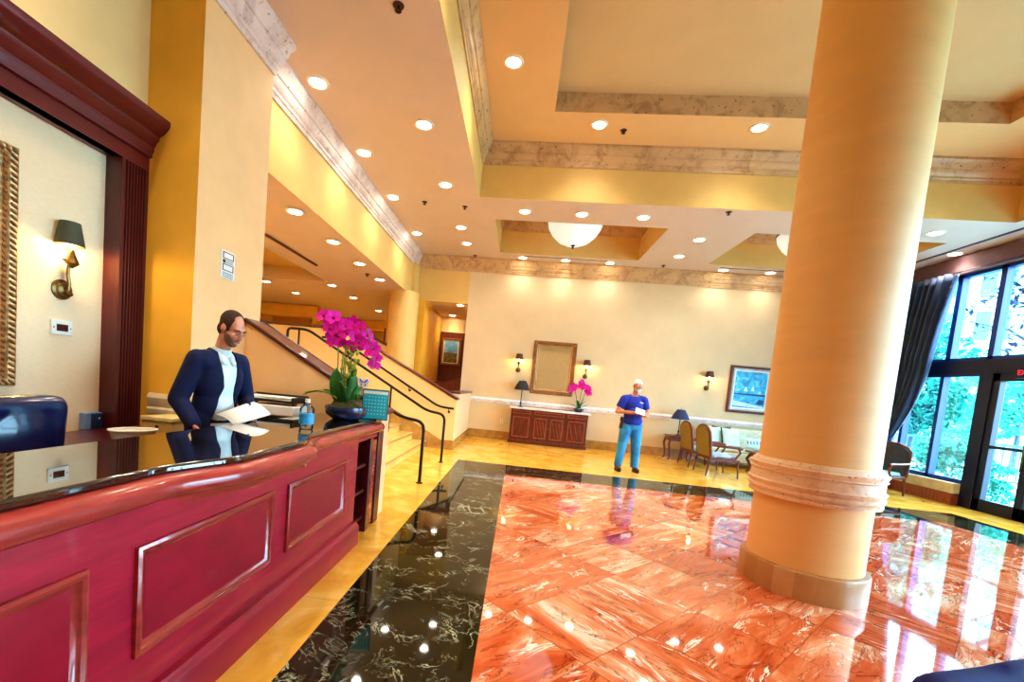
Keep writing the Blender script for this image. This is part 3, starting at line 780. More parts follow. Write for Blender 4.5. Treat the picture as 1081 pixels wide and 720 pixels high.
# desk calendar, teal with rows of white dots
cal = thing('desk_calendar', 'teal dotted desk calendar standing behind the orchid bowl', 'calendar', (-1.47, 4.5, 1.14), .25)
T = Euler((.2,0,0)).to_matrix()
m = MB(); m.cbox((0,.01,.15), (.27,.012,.32), Euler((-.16,0,0)).to_matrix()); m.build('backing', M['black'], cal, bev=.004)
m = MB(); m.cbox((0,.0,.15), (.255,.006,.3), Euler((-.16,0,0)).to_matrix()); m.build('page', M['teal'], cal, smooth=0)
m = MB()
for r in range(6):
    for c in range(7):
        p = Euler((-.16,0,0)).to_matrix() @ Vector((-.095+c*.032, -.006, -.1+r*.036)); m.cbox((p.x, p.y, p.z+.15), (.008,.004,.008))
p = Euler((-.16,0,0)).to_matrix() @ Vector((0,-.005,.125)); m.cbox((p.x,p.y,p.z+.15), (.25,.003,.03))
m.build('day_dots', M['white'], cal, smooth=0)['kind'] = 'stuff'
m = MB(); m.cbox((0,.1,.12), (.25,.008,.27), Euler((.3,0,0)).to_matrix()); m.build('easel_leg', M['black'], cal)

# back furniture behind the counter
cred = thing('back_credenza', 'low dark credenza behind the reception counter against the pier', 'credenza', (-3.32, 3.3, 0))
m = MB(); m.box(-.36,.36,-.6,.63,.86,.9); m.build('top', M['wood_dark'], cred, bev=.006)
m = MB(); m.box(-.34,.34,-.58,.62,.0,.86); m.build('carcass', M['wood'], cred, smooth=0)
for y0, y1 in ((-.56,-.01), (.01,.6)):
    m = MB(); m.box(.34,.36,y0,y1,.08,.82); d = m.build('door', M['wood_panel'], cred, bev=.006); m = MB(); m.ell((.37,(y1-.05 if y0 < -.1 else y0+.05),.5), (.014,.014,.014)); m.build('knob', M['brass'], d)
bx = thing('key_box', 'small beige wooden box with dark keyhole behind the man at the counter', 'box', (-3.17, 3.72, .9))
m = MB(); m.box(-.13,.16,-.12,.2,0,.115); m.build('box_body', mk('beige box', lin('C9A45E'), .6), bx, bev=.005)
m = MB(); m.box(-.14,.17,-.13,.21,.115,.15); m.build('lid', mk('pale box lid', lin('E0C88A'), .6), bx, bev=.005)
m = MB(); m.lathe([(.014,0),(.014,.006)], (.02,-.122,.065), 12, M=Euler((PI/2,0,0)).to_matrix()); m.build('keyhole', M['black'], bx)
tr = thing('letter_basket', 'shallow white oval basket in front of the beige box', 'basket', (-3.06, 3.26, .9), .9)
m = MB(); m.lathe([(.08,0),(.11,.01),(.125,.075),(.13,.08),(.12,.07),(.1,.018),(.02,.016)], n=32, sx=1.25, sy=.8); m.build('bowl', mk('woven white', lin('E9DCC0'), .8, bump=(60,.6)), tr)
m = MB(); m.tube([(.13*1.25*math.cos(a)*1.0,.13*.8*math.sin(a),.08) for a in [2*PI*i/32 for i in range(32)]], .008, 6, closed=True); m.build('rim', M['white_p'], tr)

# paper tray with binder
st = thing('file_stand', 'dark low file stand behind the counter under the letter trays', 'stand', (-2.5, 4.42, 0))
m = MB(); m.box(-.4,.3,-.2,.2,.0,.92); m.build('carcass', M['wood_dark'], st, smooth=0); m = MB(); m.box(-.42,.32,-.22,.22,.92,.95); m.build('top', M['black'], st, bev=.005)
lt = thing('letter_tray', 'black two-tier letter tray behind the counter holding a white binder', 'letter tray', (-2.54, 4.42, .95))
for z, w in ((.0,.3), (.28,.3)):
    m = MB(); m.box(-.3,.3,-.17,.17,z,z+.02); m.box(-.3,.3,.15,.17,z,z+.07); m.box(-.3,-.28,-.17,.17,z,z+.06); m.box(.28,.3,-.17,.17,z,z+.06)
    m.build('tier', M['black'], lt, bev=.004)
for x in (-.285, .285):
    for y in (.1, -.14):
        m = MB(); m.box(x-.012,x+.012,y,y+.06,0,.3); m.build('support', M['wood_dark'], lt, smooth=0)
fb = thing('storage_box', 'black lidded storage box on the lower tier under the white binder', 'box', (-2.54, 4.42, .971))
m = MB(); m.box(-.27,.27,-.15,.13,0,.115); m.build('box_body', M['black'], fb, bev=.006)
m = MB(); m.box(-.275,.275,-.155,.135,.1,.125); m.build('lid', mk('charcoal lid', lin('3A3A44'), .5), fb, bev=.006)
rb = thing('ring_binder', 'white ring binder lying flat in the black letter tray', 'binder', (-2.47, 4.4, 1.097))
m = MB(); m.box(-.21,.25,-.16,.13,.0,.105); m.build('cover', M['white_p'], rb, bev=.012)
m = MB(); m.tube([(-.12+.017*math.cos(2*PI*i/16),-.164,.05+.017*math.sin(2*PI*i/16)) for i in range(16)], .004, 6, closed=True); m.build('finger_ring', M['bronze'], rb)
pp = thing('paper_stack', 'loose stack of white papers on the top tier of the letter tray', 'papers', (-2.54, 4.42, 1.251))
for i in range(4):
    m = MB(); m.cbox((random.uniform(-.01,.01), random.uniform(-.008,.008), .004+i*.007), (.54,.27,.006), Euler((0,0,random.uniform(-.06,.06))).to_matrix()); m.build('sheet', M['white'], pp, smooth=0)
lf = thing('leaflet', 'small white printed card leaning before the black letter tray', 'card', (-2.78, 4.23, .951))
m = MB(); m.cbox((0,0,.065), (.13,.006,.13), Euler((-.12,0,0)).to_matrix()); m.build('card', M['white'], lf, smooth=0)
m = MB()
for i in range(3): m.cbox((0,-.006+.004*(i-1)*.8,.05+.025*i), (.09,.003,.006), Euler((-.12,0,0)).to_matrix())
m.build('print_line', M['sign_grey'], lf, smooth=0)

# office chair
oc = thing('office_chair', 'navy leather executive chair behind the reception counter below the gilt frame', 'chair', (-2.85, 2.05, 0.03), PI/2)
me = blob([cap((-.32,.02,.7),(.32,.02,.7),.06), cap((-.35,-.02,1.2),(.35,-.02,1.2),.075), cap((-.37,0,.75),(-.38,-.03,1.2),.07), cap((.37,0,.75),(.38,-.03,1.2),.07),
           ell((0,.0,.96),(.4,.085,.3)), ell((-.18,-.02,1.0),(.2,.1,.27)), ell((.18,-.02,1.0),(.2,.1,.27))], .022, 5)
skin('backrest', me, M['leather'], oc)
me = blob([ell((0,-.3,.55),(.36,.34,.09)), cap((-.3,-.3,.53),(.3,-.3,.53),.08)], .025, 4); skin('seat', me, M['leather'], oc)
for s_ in (-1, 1):
    me = blob([cap((s_*.4,.0,.82),(s_*.4,-.42,.8),.05), cap((s_*.4,-.38,.78),(s_*.36,-.3,.55),.035)], .02, 3); skin('armrest', me, M['leather'], oc)
m = MB(); m.lathe([(.035,.09),(.035,.45),(.12,.47)], (0,-.25,0), 16); m.build('gas_column', M['black'], oc)
for k in range(5):
    a = 2*PI*k/5+.3; m = MB(); m.tube([(0,-.25,.12),(.34*math.cos(a),-.25+.34*math.sin(a),.075)], .026, 8, r1=.016); l_ = m.build('base_leg', M['black'], oc)
    m = MB(); m.ell((.34*math.cos(a),-.25+.34*math.sin(a),.034), (.034,.02,.034)); m.build('caster', M['black'], l_)

# ------------------------------------------------------------------ niche wall
gf = thing('gilt_frame', 'ornate carved gilt frame hanging on the cream niche wall', 'picture frame', (-3.8, 2.2, 1.27))
FW, FH = 1.5, 1.72
m = MB(); y0, y1, z0, z1 = -FW/2, FW/2, 0, FH
FP = [(0,0),(0,.05),(.02,.06),(.05,.045),(.07,.055),(.09,.03),(.12,.025),(.12,0)]
m.sweep(FP, [lambda i,o: (o, y0+i, z0+i), lambda i,o: (o, y1-i, z0+i), lambda i,o: (o, y1-i, z1-i), lambda i,o: (o, y0+i, z1-i)], loop=True)
m.build('frame', M['gold'], gf)
m = MB(); m.box(.004,.012,y0+.1,y1-.1,z0+.1,z1-.1); m.build('glass', M['mirror'], gf, smooth=0)
m = MB()
for i in range(40):
    z = z0+.03+i*(FH-.06)/39
    for yy, s_ in ((y0+.03,1),(y1-.03,-1)):
        m.ell((.055,yy,z), (.014,.03,.012), Euler((.7*s_,0,0)).to_matrix(), 8, 5); m.ell((.05,yy+s_*.055,z), (.01,.012,.018), Euler((-.7*s_,0,0)).to_matrix(), 6, 4)
for i in range(34):
    y = y0+.03+i*(FW-.06)/33
    for zz in (z0+.03, z1-.03): m.ell((.055,y,zz), (.014,.012,.03), Euler((.7,0,0)).to_matrix(), 8, 5)
m.build('carved_ornament', M['gold_d'], gf)

def sconce(name, label, loc, rz, shade, big=1.0, lampE=10, sr=1.0, ax=.15):
    """wall sconce facing local -Y, wall plane at y=0, origin at backplate centre"""
    t = thing(name, label, 'wall lamp', loc, rz); b = big
    R = Euler((PI/2,0,0)).to_matrix()
    m = MB(); m.lathe([(.075*b,0),(.075*b,.012*b),(.055*b,.02*b),(.05*b,.035*b),(.02*b,.045*b)], (0,0,0), 24, M=R); m.build('backplate', M['brass'], t)
    m = MB(); m.tube([(0,-.03*b,0),(0,-.09*b,-.035*b),(0,-ax*.9*b,-.02*b),(0,-ax*1.05*b,.05*b),(0,-ax*.85*b,.12*b),(0,-ax*b,.2*b)], .013*b, 8); m.build('arm', M['brass'], t)
    m = MB(); m.lathe([(.0,.06*b),(.045*b,.1*b),(.03*b,.14*b),(.02*b,.17*b),(.012*b,.2*b)], (0,-.09*b,.1*b), 12); m.build('leaf_ornament', M['brass'], t)
    m = MB(); m.lathe([(.012*b,.2*b),(.04*b,.215*b),(.045*b,.225*b),(.02*b,.235*b),(.018*b,.25*b)], (0,-ax*b,0), 16); cp = m.build('candle_cup', M['brass'], t)
    m = MB(); m.lathe([(.016*b,.24*b),(.016*b,.32*b)], (0,-ax*b,0), 12); m.build('candle_tube', M['white_p'], cp)
    m = MB(); m.ell((0,-ax*b,.37*b), (.02*b,.02*b,.045*b)); m.build('bulb', M['glow_bulb'], t)
    m = MB(); m.lathe([(.125*b*sr,.33*b),(.085*b*sr,.5*b)], (0,-ax*b,0), 32); m.build('lamp_shade', M[shade], t, solid=.004)
    lampE *= 4
    lamp('POINT', 'sconce_light', (0,-ax*b,.44*b), lampE, (1,.7,.2), t, .03); lamp('POINT', 'sconce_light', (0,-ax*b,.31*b), lampE*.8, (1,.7,.22), t, .03)
    return t
sconce('wall_sconce', 'brass wall sconce with dark green shade on the cream niche wall', (-3.8, 3.31, 2.06), PI/2, 'shade_green', 1.08, 9, .72, .065)

tp = thing('wall_control_panel', 'white control panel with dark red screen below the niche sconce', 'control panel', (-3.8, 3.31, 1.75), PI/2)
m = MB(); m.box(-.085,.085,-.02,0,-.06,.06); m.build('faceplate', M['white_p'], tp, bev=.005)
m = MB(); m.box(-.045,.045,-.024,-.02,-.028,.028); m.build('screen', mk('dark red screen', lin('4A1A16'), .2), tp, smooth=0)
for s_ in (-1, 1):
    m = MB(); m.ell((s_*.068,-.022,0), (.006,.004,.006)); m.build('screw', M['brass'], tp)
ob_ = thing('wall_dispenser', 'blue grey box with white side on the niche wall beside the fluted pilaster', 'wall box', (-3.8, 3.57, .96), PI/2)
m = MB(); m.box(-.085,.085,-.06,0,-.075,.075); m.build('casing', mk('pale blue casing', lin('7E98BA'), .4), ob_, bev=.008)
m = MB(); m.box(-.03,.08,-.066,-.06,-.068,.068); m.build('front_cover', mk('slate blue cover', lin('22385E'), .4), ob_, bev=.004)
m = MB(); m.ell((.045,-.068,.02), (.008,.004,.008)); m.build('button', M['white_p'], ob_)
sg = thing('wall_notice', 'white notice with two red bordered boxes on the pier above the desk man', 'sign', (-3.14, 4.415, 2.595), PI/2)
m = MB(); m.box(-.108,.108,-.01,0,-.14,.14); m.build('plate', M['white_p'], sg, smooth=0)
m = MB()
for zc in (.09, -.03):
    for a, b_, c, d in ((-.085,.085,zc+.026,zc+.034),(-.085,.085,zc-.034,zc-.026),(-.085,-.075,zc-.034,zc+.034),(.075,.085,zc-.034,zc+.034)): m.box(a,b_,-.013,-.01,c,d)
m.build('red_border', M['sign_red'], sg, smooth=0)
m = MB(); random.seed(3)
for z0, n in ((.045,2), (-.08,3)):
    for i in range(n):
        x = -.08
        while x < .07:
            w = random.uniform(.012,.03); m.box(x,min(x+w,.08),-.0125,-.01,z0-i*.02-.012,z0-i*.02); x += w+.008
m.build('small_print', M['sign_grey'], sg, smooth=0)['kind'] = 'stuff'
m = MB(); m.box(-.085,-.05,-.013,-.01,.012,.046); m.build('pictogram', M['iris'], sg, smooth=0)

# ------------------------------------------------------------------ staircase and handrails
sc_ = thing('staircase', 'honey marble staircase of nine broad steps rising from the lobby to the landing', 'stairs', (0,0,0))
RISE, TREAD, X1 = .165, .32, -2.08
for i in range(9):
    x = X1 - i*TREAD; xb = -4.66
    m = MB(); m.box(xb, x, 5.06, 10.29, i*RISE, (i+1)*RISE-.025); s = m.build('step', M['step'], sc_, smooth=0)
    m = MB(); m.box(xb, x+.025, 5.06, 10.29, (i+1)*RISE-.025, (i+1)*RISE); m.build('tread', M['step'], s, bev=.008)
    m = MB(); m.box(x+.0, x+.031, 5.07, 10.28, (i+1)*RISE-.03, (i+1)*RISE-.006); m.build('nosing', M['nosing'], s, smooth=0)
def arc(pts, k=4, r=.1):
    """round the corners of a polyline"""
    P = [Vector(p) for p in pts]; out = [P[0]]
    for i in range(1, len(P)-1):
        a, b, c = P[i-1], P[i], P[i+1]; u = (a-b).normalized(); v = (c-b).normalized()
        rr = min(r, (a-b).length*.45, (c-b).length*.45); p, q = b+u*rr, b+v*rr
        for j in range(k+1):
            t = j/k; out.append(p*(1-t)**2 + b*2*t*(1-t) + q*t*t)
    out.append(P[-1]); return out
def floor_rail(y, label):
    t = thing('handrail', label, 'handrail', (-1.38, y, 0), 0, 'free-standing stair handrails')
    pts = [(0,0,0),(0,0,.95),(-.36,0,.99),(-2.92,0,2.38),(-3.34,0,2.38),(-3.34,0,2.2)]
    m = MB(); m.tube(arc(pts, 5, .14), .026, 10); m.build('rail', M['bronze'], t)
    m = MB(); m.lathe([(.055,0),(.055,.012),(.03,.02)], n=20); m.build('floor_flange', M['bronze'], t)
    for x, zb in ((-1.12, 3*RISE), (-3.1, 8*RISE)):
        zt = .99 + (-.36-x)*.543 if x > -2.9 else 2.38
        m = MB(); m.tube([(x,0,zb),(x,0,zt)], .02, 8); m.build('post', M['bronze'], t)
    return t
floor_rail(6.65, 'free-standing dark bronze stair handrail closest to the reception counter')
floor_rail(8.57, 'free-standing dark bronze stair handrail in the middle of the steps')
wr = thing('wall_handrail', 'dark bronze handrail fixed with brackets to the far stair wall under the wooden cap', 'handrail', (-1.45, 10.21, 0))
m = MB(); m.tube(arc([(0,0,.98),(-.36,0,1.0),(-2.9,0,2.38),(-3.3,0,2.38)], 5, .14), .026, 10); m.build('rail', M['bronze'], wr)
for x, z in ((-.12,.98), (-1.1,1.4), (-2.1,1.945)):
    m = MB(); m.tube([(x,0,z-.02),(x,.0,z-.07),(x,.09,z-.09)], .01, 6); m.ell((x,.085,z-.09), (.03,.012,.03)); m.build('bracket', M['bronze'], wr)

# ------------------------------------------------------------------ back wall furniture
cs = thing('console_cabinet', 'carved walnut console cabinet with pale marble top under the wall mirror', 'cabinet', (.95, 13.37, 0))
m = MB(); m.box(-1.1,1.1,-.42,0,.1,1.0); m.build('carcass', M['walnut'], cs, smooth=0)
m = MB(); m.box(-1.13,1.13,-.45,0,0,.1); m.build('plinth', M['walnut'], cs, bev=.01)
m = MB(); m.box(-1.16,1.16,-.48,0,1.0,1.05); m.build('marble_top', M['rail_m'], cs, bev=.008)
for x0, x1 in ((-1.08,-.5), (-.46,.46), (.5,1.08)):
    m = MB(); m.box(x0,x1,-.435,-.42,.84,.98); d = m.build('drawer', M['walnut'], cs, bev=.006)
    m = MB(); m.sweep([(0,0),(.008,.012),(.02,.012),(.028,0)], [lambda i,o: (x0+.03+i,-.435-o,.86+i), lambda i,o: (x1-.03-i,-.435-o,.86+i), lambda i,o: (x1-.03-i,-.435-o,.96-i), lambda i,o: (x0+.03+i,-.435-o,.96-i)], loop=True); m.build('moulding', M['walnut_l'], d)
for x0, x1, dg in ((-1.08,-.5,0), (-.46,0,1), (0,.46,-1), (.5,1.08,2)):
    m = MB(); m.box(x0+.005,x1-.005,-.435,-.42,.14,.82); d = m.build('door', M['walnut'], cs, bev=.005)
    m = MB(); m.sweep([(0,0),(.01,.014),(.022,.014),(.03,0)], [lambda i,o: (x0+.05+i,-.435-o,.18+i), lambda i,o: (x1-.05-i,-.435-o,.18+i), lambda i,o: (x1-.05-i,-.435-o,.78-i), lambda i,o: (x0+.05+i,-.435-o,.78-i)], loop=True)
    if dg:
        for k in range(3):
            xa = x0+.11+k*(x1-x0-.24)/2*.8; m.tube([(xa,-.437,.7),(xa+.1,-.437,.26)], .009, 6)  # slanted bars modelled in place of reflections on the doors
    m.build('panel_moulding', M['walnut_l'], d)
    if dg in (1,-1):
        m = MB(); m.ell(((x1-.035 if dg == 1 else x0+.035),-.447,.5), (.014,.014,.014)); m.build('knob', M['brass'], d)

mr = thing('wall_mirror', 'large rectangular mirror in brown gilt frame above the console cabinet', 'mirror', (.96, YB, 1.48))
m = MB(); a, b_, h = -.625, .625, 1.57
m.sweep([(0,0),(0,.03),(.02,.05),(.06,.04),(.09,.045),(.11,.02),(.11,0)], [lambda i,o: (a+i,-o,i), lambda i,o: (b_-i,-o,i), lambda i,o: (b_-i,-o,h-i), lambda i,o: (a+i,-o,h-i)], loop=True)
m.build('frame', M['gold_d'], mr)
m = MB(); m.box(a+.1,b_-.1,-.02,-.012,.1,h-.1); m.build('glass', M['mirror'], mr, smooth=0)
m = MB(); m.sweep([(0,0),(.008,.008),(.018,0)], [lambda i,o: (a+.14+i,-.02-o,.14+i), lambda i,o: (b_-.14-i,-.02-o,.14+i), lambda i,o: (b_-.14-i,-.02-o,h-.14-i), lambda i,o: (a+.14+i,-.02-o,h-.14-i)], loop=True); m.build('inner_bead', M['gold'], mr)

sconce('wall_sconce', 'small brass wall sconce with brown shade beside the mirror, on the side of the stairs', (-.07, YB, 2.13), 0, 'shade_brown', .95, 6)
sconce('wall_sconce', 'small brass wall sconce with brown shade beside the mirror, above the console orchid', (1.9, YB, 2.11), 0, 'shade_brown', .95, 6)
sconce('wall_sconce', 'small brass wall sconce with brown shade beside the blue painting', (5.32, YB, 2.08), 0, 'shade_brown', .95, 6)

def table_lamp(label, loc, shade, h, r0, r1, sh, lit=0):
    t = thing('table_lamp', label, 'lamp', loc)
    m = MB(); m.lathe([(.085,0),(.085,.015),(.03,.03),(.018,.06),(.03,.12),(.014,.16),(.014,h),(.02,h+.01),(.008,h+.03)], n=20); m.build('base', M['bronze'], t)
    m = MB(); m.lathe([(r0,h-.0),(r0*.8,h+sh*.45),(r1,h+sh)], n=32); m.build('lamp_shade', M[shade], t, solid=.004)
    m = MB(); m.lathe([(.006,h),(.006,h+sh+.03),(.014,h+sh+.04),(.0,h+sh+.06)], n=10); m.build('finial', M['brass'], t)
    return t
table_lamp('slender table lamp with black bell shade on the console cabinet', (.1, 13.15, 1.05), 'shade_black', .5, .23, .1, .27)
table_lamp('table lamp with navy bell shade on the small side table', (4.56, 12.95, .68), 'shade_navy', .46, .24, .1, .27)

oo = thing('potted_orchid', 'small magenta orchid pot at the end of the console cabinet', 'orchid', (1.78, 13.14, 1.05))
m = MB(); m.lathe([(.09,0),(.13,.03),(.15,.09),(.14,.11),(.12,.09),(.02,.09)], n=24); m.build('pot', M['pot'], oo)
for bs, tp in (((-.02,0,.08),(-.28,-.05,.2)), ((.02,0,.08),(.28,-.04,.2)), ((0,-.03,.08),(-.1,-.15,.36)), ((0,0,.08),(.12,-.05,.42)), ((0,0,.08),(-.2,.03,.38)), ((0,0,.08),(.2,.04,.34)), ((0,-.04,.08),(.05,-.2,.25))):
    blade(bs, tp, .05, .05, 'leaf', oo)
for px, pts in ((0, [(-.05,0,.1),(-.1,0,.45),(-.22,-.02,.72),(-.34,-.02,.7)]), (1, [(0,0,.1),(.02,0,.5),(.05,-.02,.8),(-.02,-.03,.86)]), (2, [(.05,0,.1),(.1,0,.45),(.2,-.02,.74),(.3,-.02,.7)])):
    stem(pts, .008).build('flower_stem', M['stem'], oo)
f1 = None
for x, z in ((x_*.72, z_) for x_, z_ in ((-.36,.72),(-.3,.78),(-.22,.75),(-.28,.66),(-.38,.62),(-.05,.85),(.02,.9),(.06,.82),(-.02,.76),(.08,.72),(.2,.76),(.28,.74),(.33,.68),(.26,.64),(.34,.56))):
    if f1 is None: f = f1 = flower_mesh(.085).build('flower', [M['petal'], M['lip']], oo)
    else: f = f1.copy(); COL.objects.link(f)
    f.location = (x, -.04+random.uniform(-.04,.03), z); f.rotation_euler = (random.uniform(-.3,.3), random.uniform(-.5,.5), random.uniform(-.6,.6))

wo = thing('wall_outlet', 'small lit brass wall outlet beside the console cabinet above the baseboard', 'outlet', (-.42, YB, .55))
m = MB(); m.box(-.04,.04,-.012,0,-.06,.06); m.build('plate', M['white_p'], wo, bev=.004)
m = MB(); m.box(-.015,.015,-.016,-.012,.012,.04); m.box(-.015,.015,-.016,-.012,-.04,-.012); m.build('socket', M['sign_grey'], wo, smooth=0)

pt = thing('framed_painting', 'large framed blue painting of boats on water above the sofa', 'painting', (6.5, YB, 1.47))
m = MB(); a, b_, h = -.58, .58, 1.33
m.sweep([(0,0),(0,.05),(.03,.055),(.06,.03),(.07,.03),(.07,0)], [lambda i,o: (a+i,-o,i), lambda i,o: (b_-i,-o,i), lambda i,o: (b_-i,-o,h-i), lambda i,o: (a+i,-o,h-i)], loop=True); m.build('frame', M['walnut'], pt)
m = MB(); m.sweep([(0,.028),(.02,.04),(.05,.03),(.05,0),(0,0)], [lambda i,o: (a+.07+i,-o,.07+i), lambda i,o: (b_-.07-i,-o,.07+i), lambda i,o: (b_-.07-i,-o,h-.07-i), lambda i,o: (a+.07+i,-o,h-.07-i)], loop=True); m.build('inner_slip', mk('pale grey slip', lin('C8CBD2'), .5), pt)
m = MB(); m.box(a+.11,b_-.11,-.015,-.008,.11,h-.11); m.build('mat_board', M['white'], pt, smooth=0)
m = MB(); m.box(a+.155,b_-.155,-.018,-.0145,.155,h-.155); cv = m.build('canvas', M['blue_pic'], pt, smooth=0)
m = MB()
m.add([(a+.16,-.019,.2),(b_-.16,-.019,.16),(b_-.16,-.019,.22),(a+.16,-.019,.34)], [(0,1,2,3)])
for x, z, w, hh in ((-.12,.62,.06,.12),(.07,.64,.05,.13)): m.add([(x-w,-.0195,z),(x+w,-.0195,z),(x+w*.3,-.0195,z+hh),(x-w*.2,-.0195,z+hh)], [(0,1,2,3)])
m.build('pale_brushwork', mk('pale aqua paint', lin('CDEFF4'), .5), cv, smooth=0)
m = MB(); m.add([(a+.16,-.0192,.52),(b_-.16,-.0192,.5),(b_-.16,-.0192,.56),(a+.16,-.0192,.55)], [(0,1,2,3)])
m.add([(.2,-.0194,.28),(.4,-.0194,.27),(.4,-.0194,.4),(.26,-.0194,.42)], [(0,1,2,3)]); m.build('dark_brushwork', mk('deep blue paint', lin('0B3A80'), .5), cv, smooth=0)

# seating group
sd = thing('side_table', 'small dark wooden side table with curved legs under the navy lamp', 'table', (4.55, 12.95, 0))
m = MB(); m.box(-.3,.3,-.26,.26,.64,.68); m.build('table_top', M['walnut'], sd, bev=.012)
m = MB(); m.box(-.26,.26,-.22,.22,.53,.64); m.build('apron', M['walnut'], sd, smooth=0)
for sx in (-1,1):
    for sy in (-1,1):
        x, y = sx*.24, sy*.2
        m = MB(); m.tube([(x,y,.6),(x+sx*.035,y+sy*.02,.45),(x+sx*.0,y,.22),(x-sx*.015,y,.08),(x+sx*.03,y+sy*.02,.0)], .032, 8, r1=.018); m.build('leg', M['walnut'], sd)

def armchair(name, label, loc, rz, up, seat, group=None):
    t = thing(name, label, 'armchair', loc, rz, group)
    W, D = .39, .33
    arch = [(-W,.44),(-W*.98,.92)] + [(W*.98*math.sin(a), .95+.19*math.cos(a)**1.2 if math.cos(a) > 0 else .95) for a in [(-PI/2)+PI*i/12 for i in range(1,12)]] + [(W*.98,.92),(W,.44)]
    def lean(x, z, o=0): return (x, D-.02+o+(z-.5)*.13, z)
    n = len(arch); m = MB()
    vs = [lean(x*.93, z if z <= .5 else .5+(z-.5)*.96, -.035) for x, z in arch] + [lean(x*.93, z if z <= .5 else .5+(z-.5)*.96, .035) for x, z in arch]
    fs = [tuple(range(n)), tuple(range(n,2*n))[::-1]] + [(i,(i+1)%n,n+(i+1)%n,n+i) for i in range(n)]
    m.add(vs, fs); m.build('backrest', M[up], t, bev=.015)
    m = MB(); m.tube([lean(x, z) for x, z in [(-W,.42)]+arch+[(W,.42)]], .027, 8); m.build('back_frame', M['walnut'], t)
    m = MB(); m.box(-W,W,-D,D,.37,.43); m.build('seat_rail', M['walnut'], t, bev=.012)
    me = blob([ell((0,-.01,.46),(.36,.31,.07)), cap((-.28,-.24,.46),(.28,-.24,.46),.055), cap((-.28,.2,.46),(.28,.2,.46),.055)], .02, 3); skin('seat_cushion', me, M[seat], t)
    for s_ in (-1, 1):
        m = MB(); m.tube([(s_*W*.98,D+.02,.72),(s_*(W+.02),0,.705),(s_*(W+.02),-D+.06,.7),(s_*(W+.02),-D+.0,.68)], .03, 8)
        ar = m.build('armrest', M['walnut'], t)
        m = MB(); m.tube([(s_*(W+.02),-D+.08,.69),(s_*(W+.0),-D+.02,.6),(s_*(W-.02),-D+.12,.42)], .024, 8); m.build('arm_post', M['walnut'], ar)
        m = MB(); m.tube([(s_*(W-.03),-D+.04,.38),(s_*(W-.03),-D+.02,.2),(s_*(W-.025),-D+.0,.0)], .028, 8, r1=.016); m.build('leg', M['walnut'], t)
        m = MB(); m.tube([(s_*(W-.03),D-.03,.4),(s_*(W-.03),D,.2),(s_*(W-.03),D+.03,.0)], .028, 8, r1=.018); m.build('leg', M['walnut'], t)
    return t
ac = armchair('armchair', 'olive-backed wooden armchair closest to the pillar, pale blue seat', (4.76, 10.86, 0), PI/2, 'olive', 'seat_blue', 'olive wooden armchairs')
dup(ac, (4.76, 11.93, 0), PI/2, 'olive-backed wooden armchair beside the navy lamp and side table')
armchair('armchair', 'slate grey armchair with pale teal seat by the tall window', (8.14, 10.8, 0), -1.15, 'armgrey', 'seat_teal')

so = thing('sofa', 'long pale sage sofa against the back wall under the blue painting', 'sofa', (6.4, 12.85, 0))
me = blob([cap((-1.2,.25,.5),(1.2,.25,.5),.14), cap((-1.18,.27,.92),(1.18,.27,.92),.11), ell((-.6,.25,.75),(.65,.16,.3)), ell((.6,.25,.75),(.65,.16,.3))], .035, 4); skin('backrest', me, M['sofa'], so)
m = MB(); m.box(-1.3,1.3,-.42,.38,.14,.4); m.build('base', M['sofa'], so, bev=.03)
for s_ in (-1, 1):
    me = blob([cap((s_*1.25,.3,.62),(s_*1.25,-.38,.6),.1), cap((s_*1.25,.3,.3),(s_*1.25,-.36,.3),.1), cap((s_*1.25,.3,.45),(s_*1.25,-.36,.45),.1)], .03, 3); skin('armrest', me, M['sofa'], so)
for x in (-.57, .57):
    me = blob([ell((x,-.1,.47),(.58,.36,.1)), cap((x-.48,-.36,.46),(x+.48,-.36,.46),.07), cap((x-.48,.1,.46),(x+.48,.1,.46),.07)], .03, 4); skin('seat_cushion', me, M['sofa'], so)
for x in (-1.2, 1.2):
    for y in (-.34, .3):
        m = MB(); m.lathe([(.022,0),(.035,.14)], (x,y,0), 12); m.build('leg', M['walnut'], so)
def cushion(label, loc, rz, tilt, mat, w=.27, h=.27):
    t = thing('cushion', label, 'cushion', loc, rz, None); t.rotation_euler = (tilt,0,rz)
    rows_f, rows_b = [], []; N = 14
    for i in range(N+1):
        v = -1+2*i/N; f_, b_ = [], []
        for k in range(N+1):
            u = -1+2*k/N; th = .085*((1-u**4)*(1-v**4))**.55; px = u*w*(1-.1*(1-v*v)*abs(u)); pz = h+v*h*(1-.1*(1-u*u)*abs(v))
            f_.append((px,-th,pz)); b_.append((px,th,pz))
        rows_f.append(f_); rows_b.append(b_)
    m = MB(); m.grid(rows_f); m.grid([q[::-1] for q in rows_b]); m.build('cover', M[mat], t, smooth=60, fixn=False); return t
cushion('aqua white square cushion at the end of the sofa behind the armchairs', (5.42, 12.62, .52), .5, -.22, 'cushion')
cushion('plump aqua white cushion standing second along the sofa', (5.83, 12.55, .52), .35, -.25, 'cushion')
cushion('dark teal cushion tucked between the two aqua cushions', (5.66, 12.8, .54), .1, -.2, 'cushion_d')
lp = cushion('pale lumbar pillow with a row of dark motifs beside the aqua cushions', (6.42, 12.52, .53), .05, -.3, 'cushion', .34, .16)
m = MB()
for i in range(7):
    x = -.24+i*.08; m.box(x-.02,x+.02,-.094,-.086,.16,.172); m.box(x-.006,x+.006,-.094,-.086,.12,.21)
m.build('motif_band', M['frame_win'], lp, smooth=0)
ct = thing('coffee_table', 'dark carved coffee table in front of the sofa beside the pillar', 'table', (6.75, 11.7, 0))
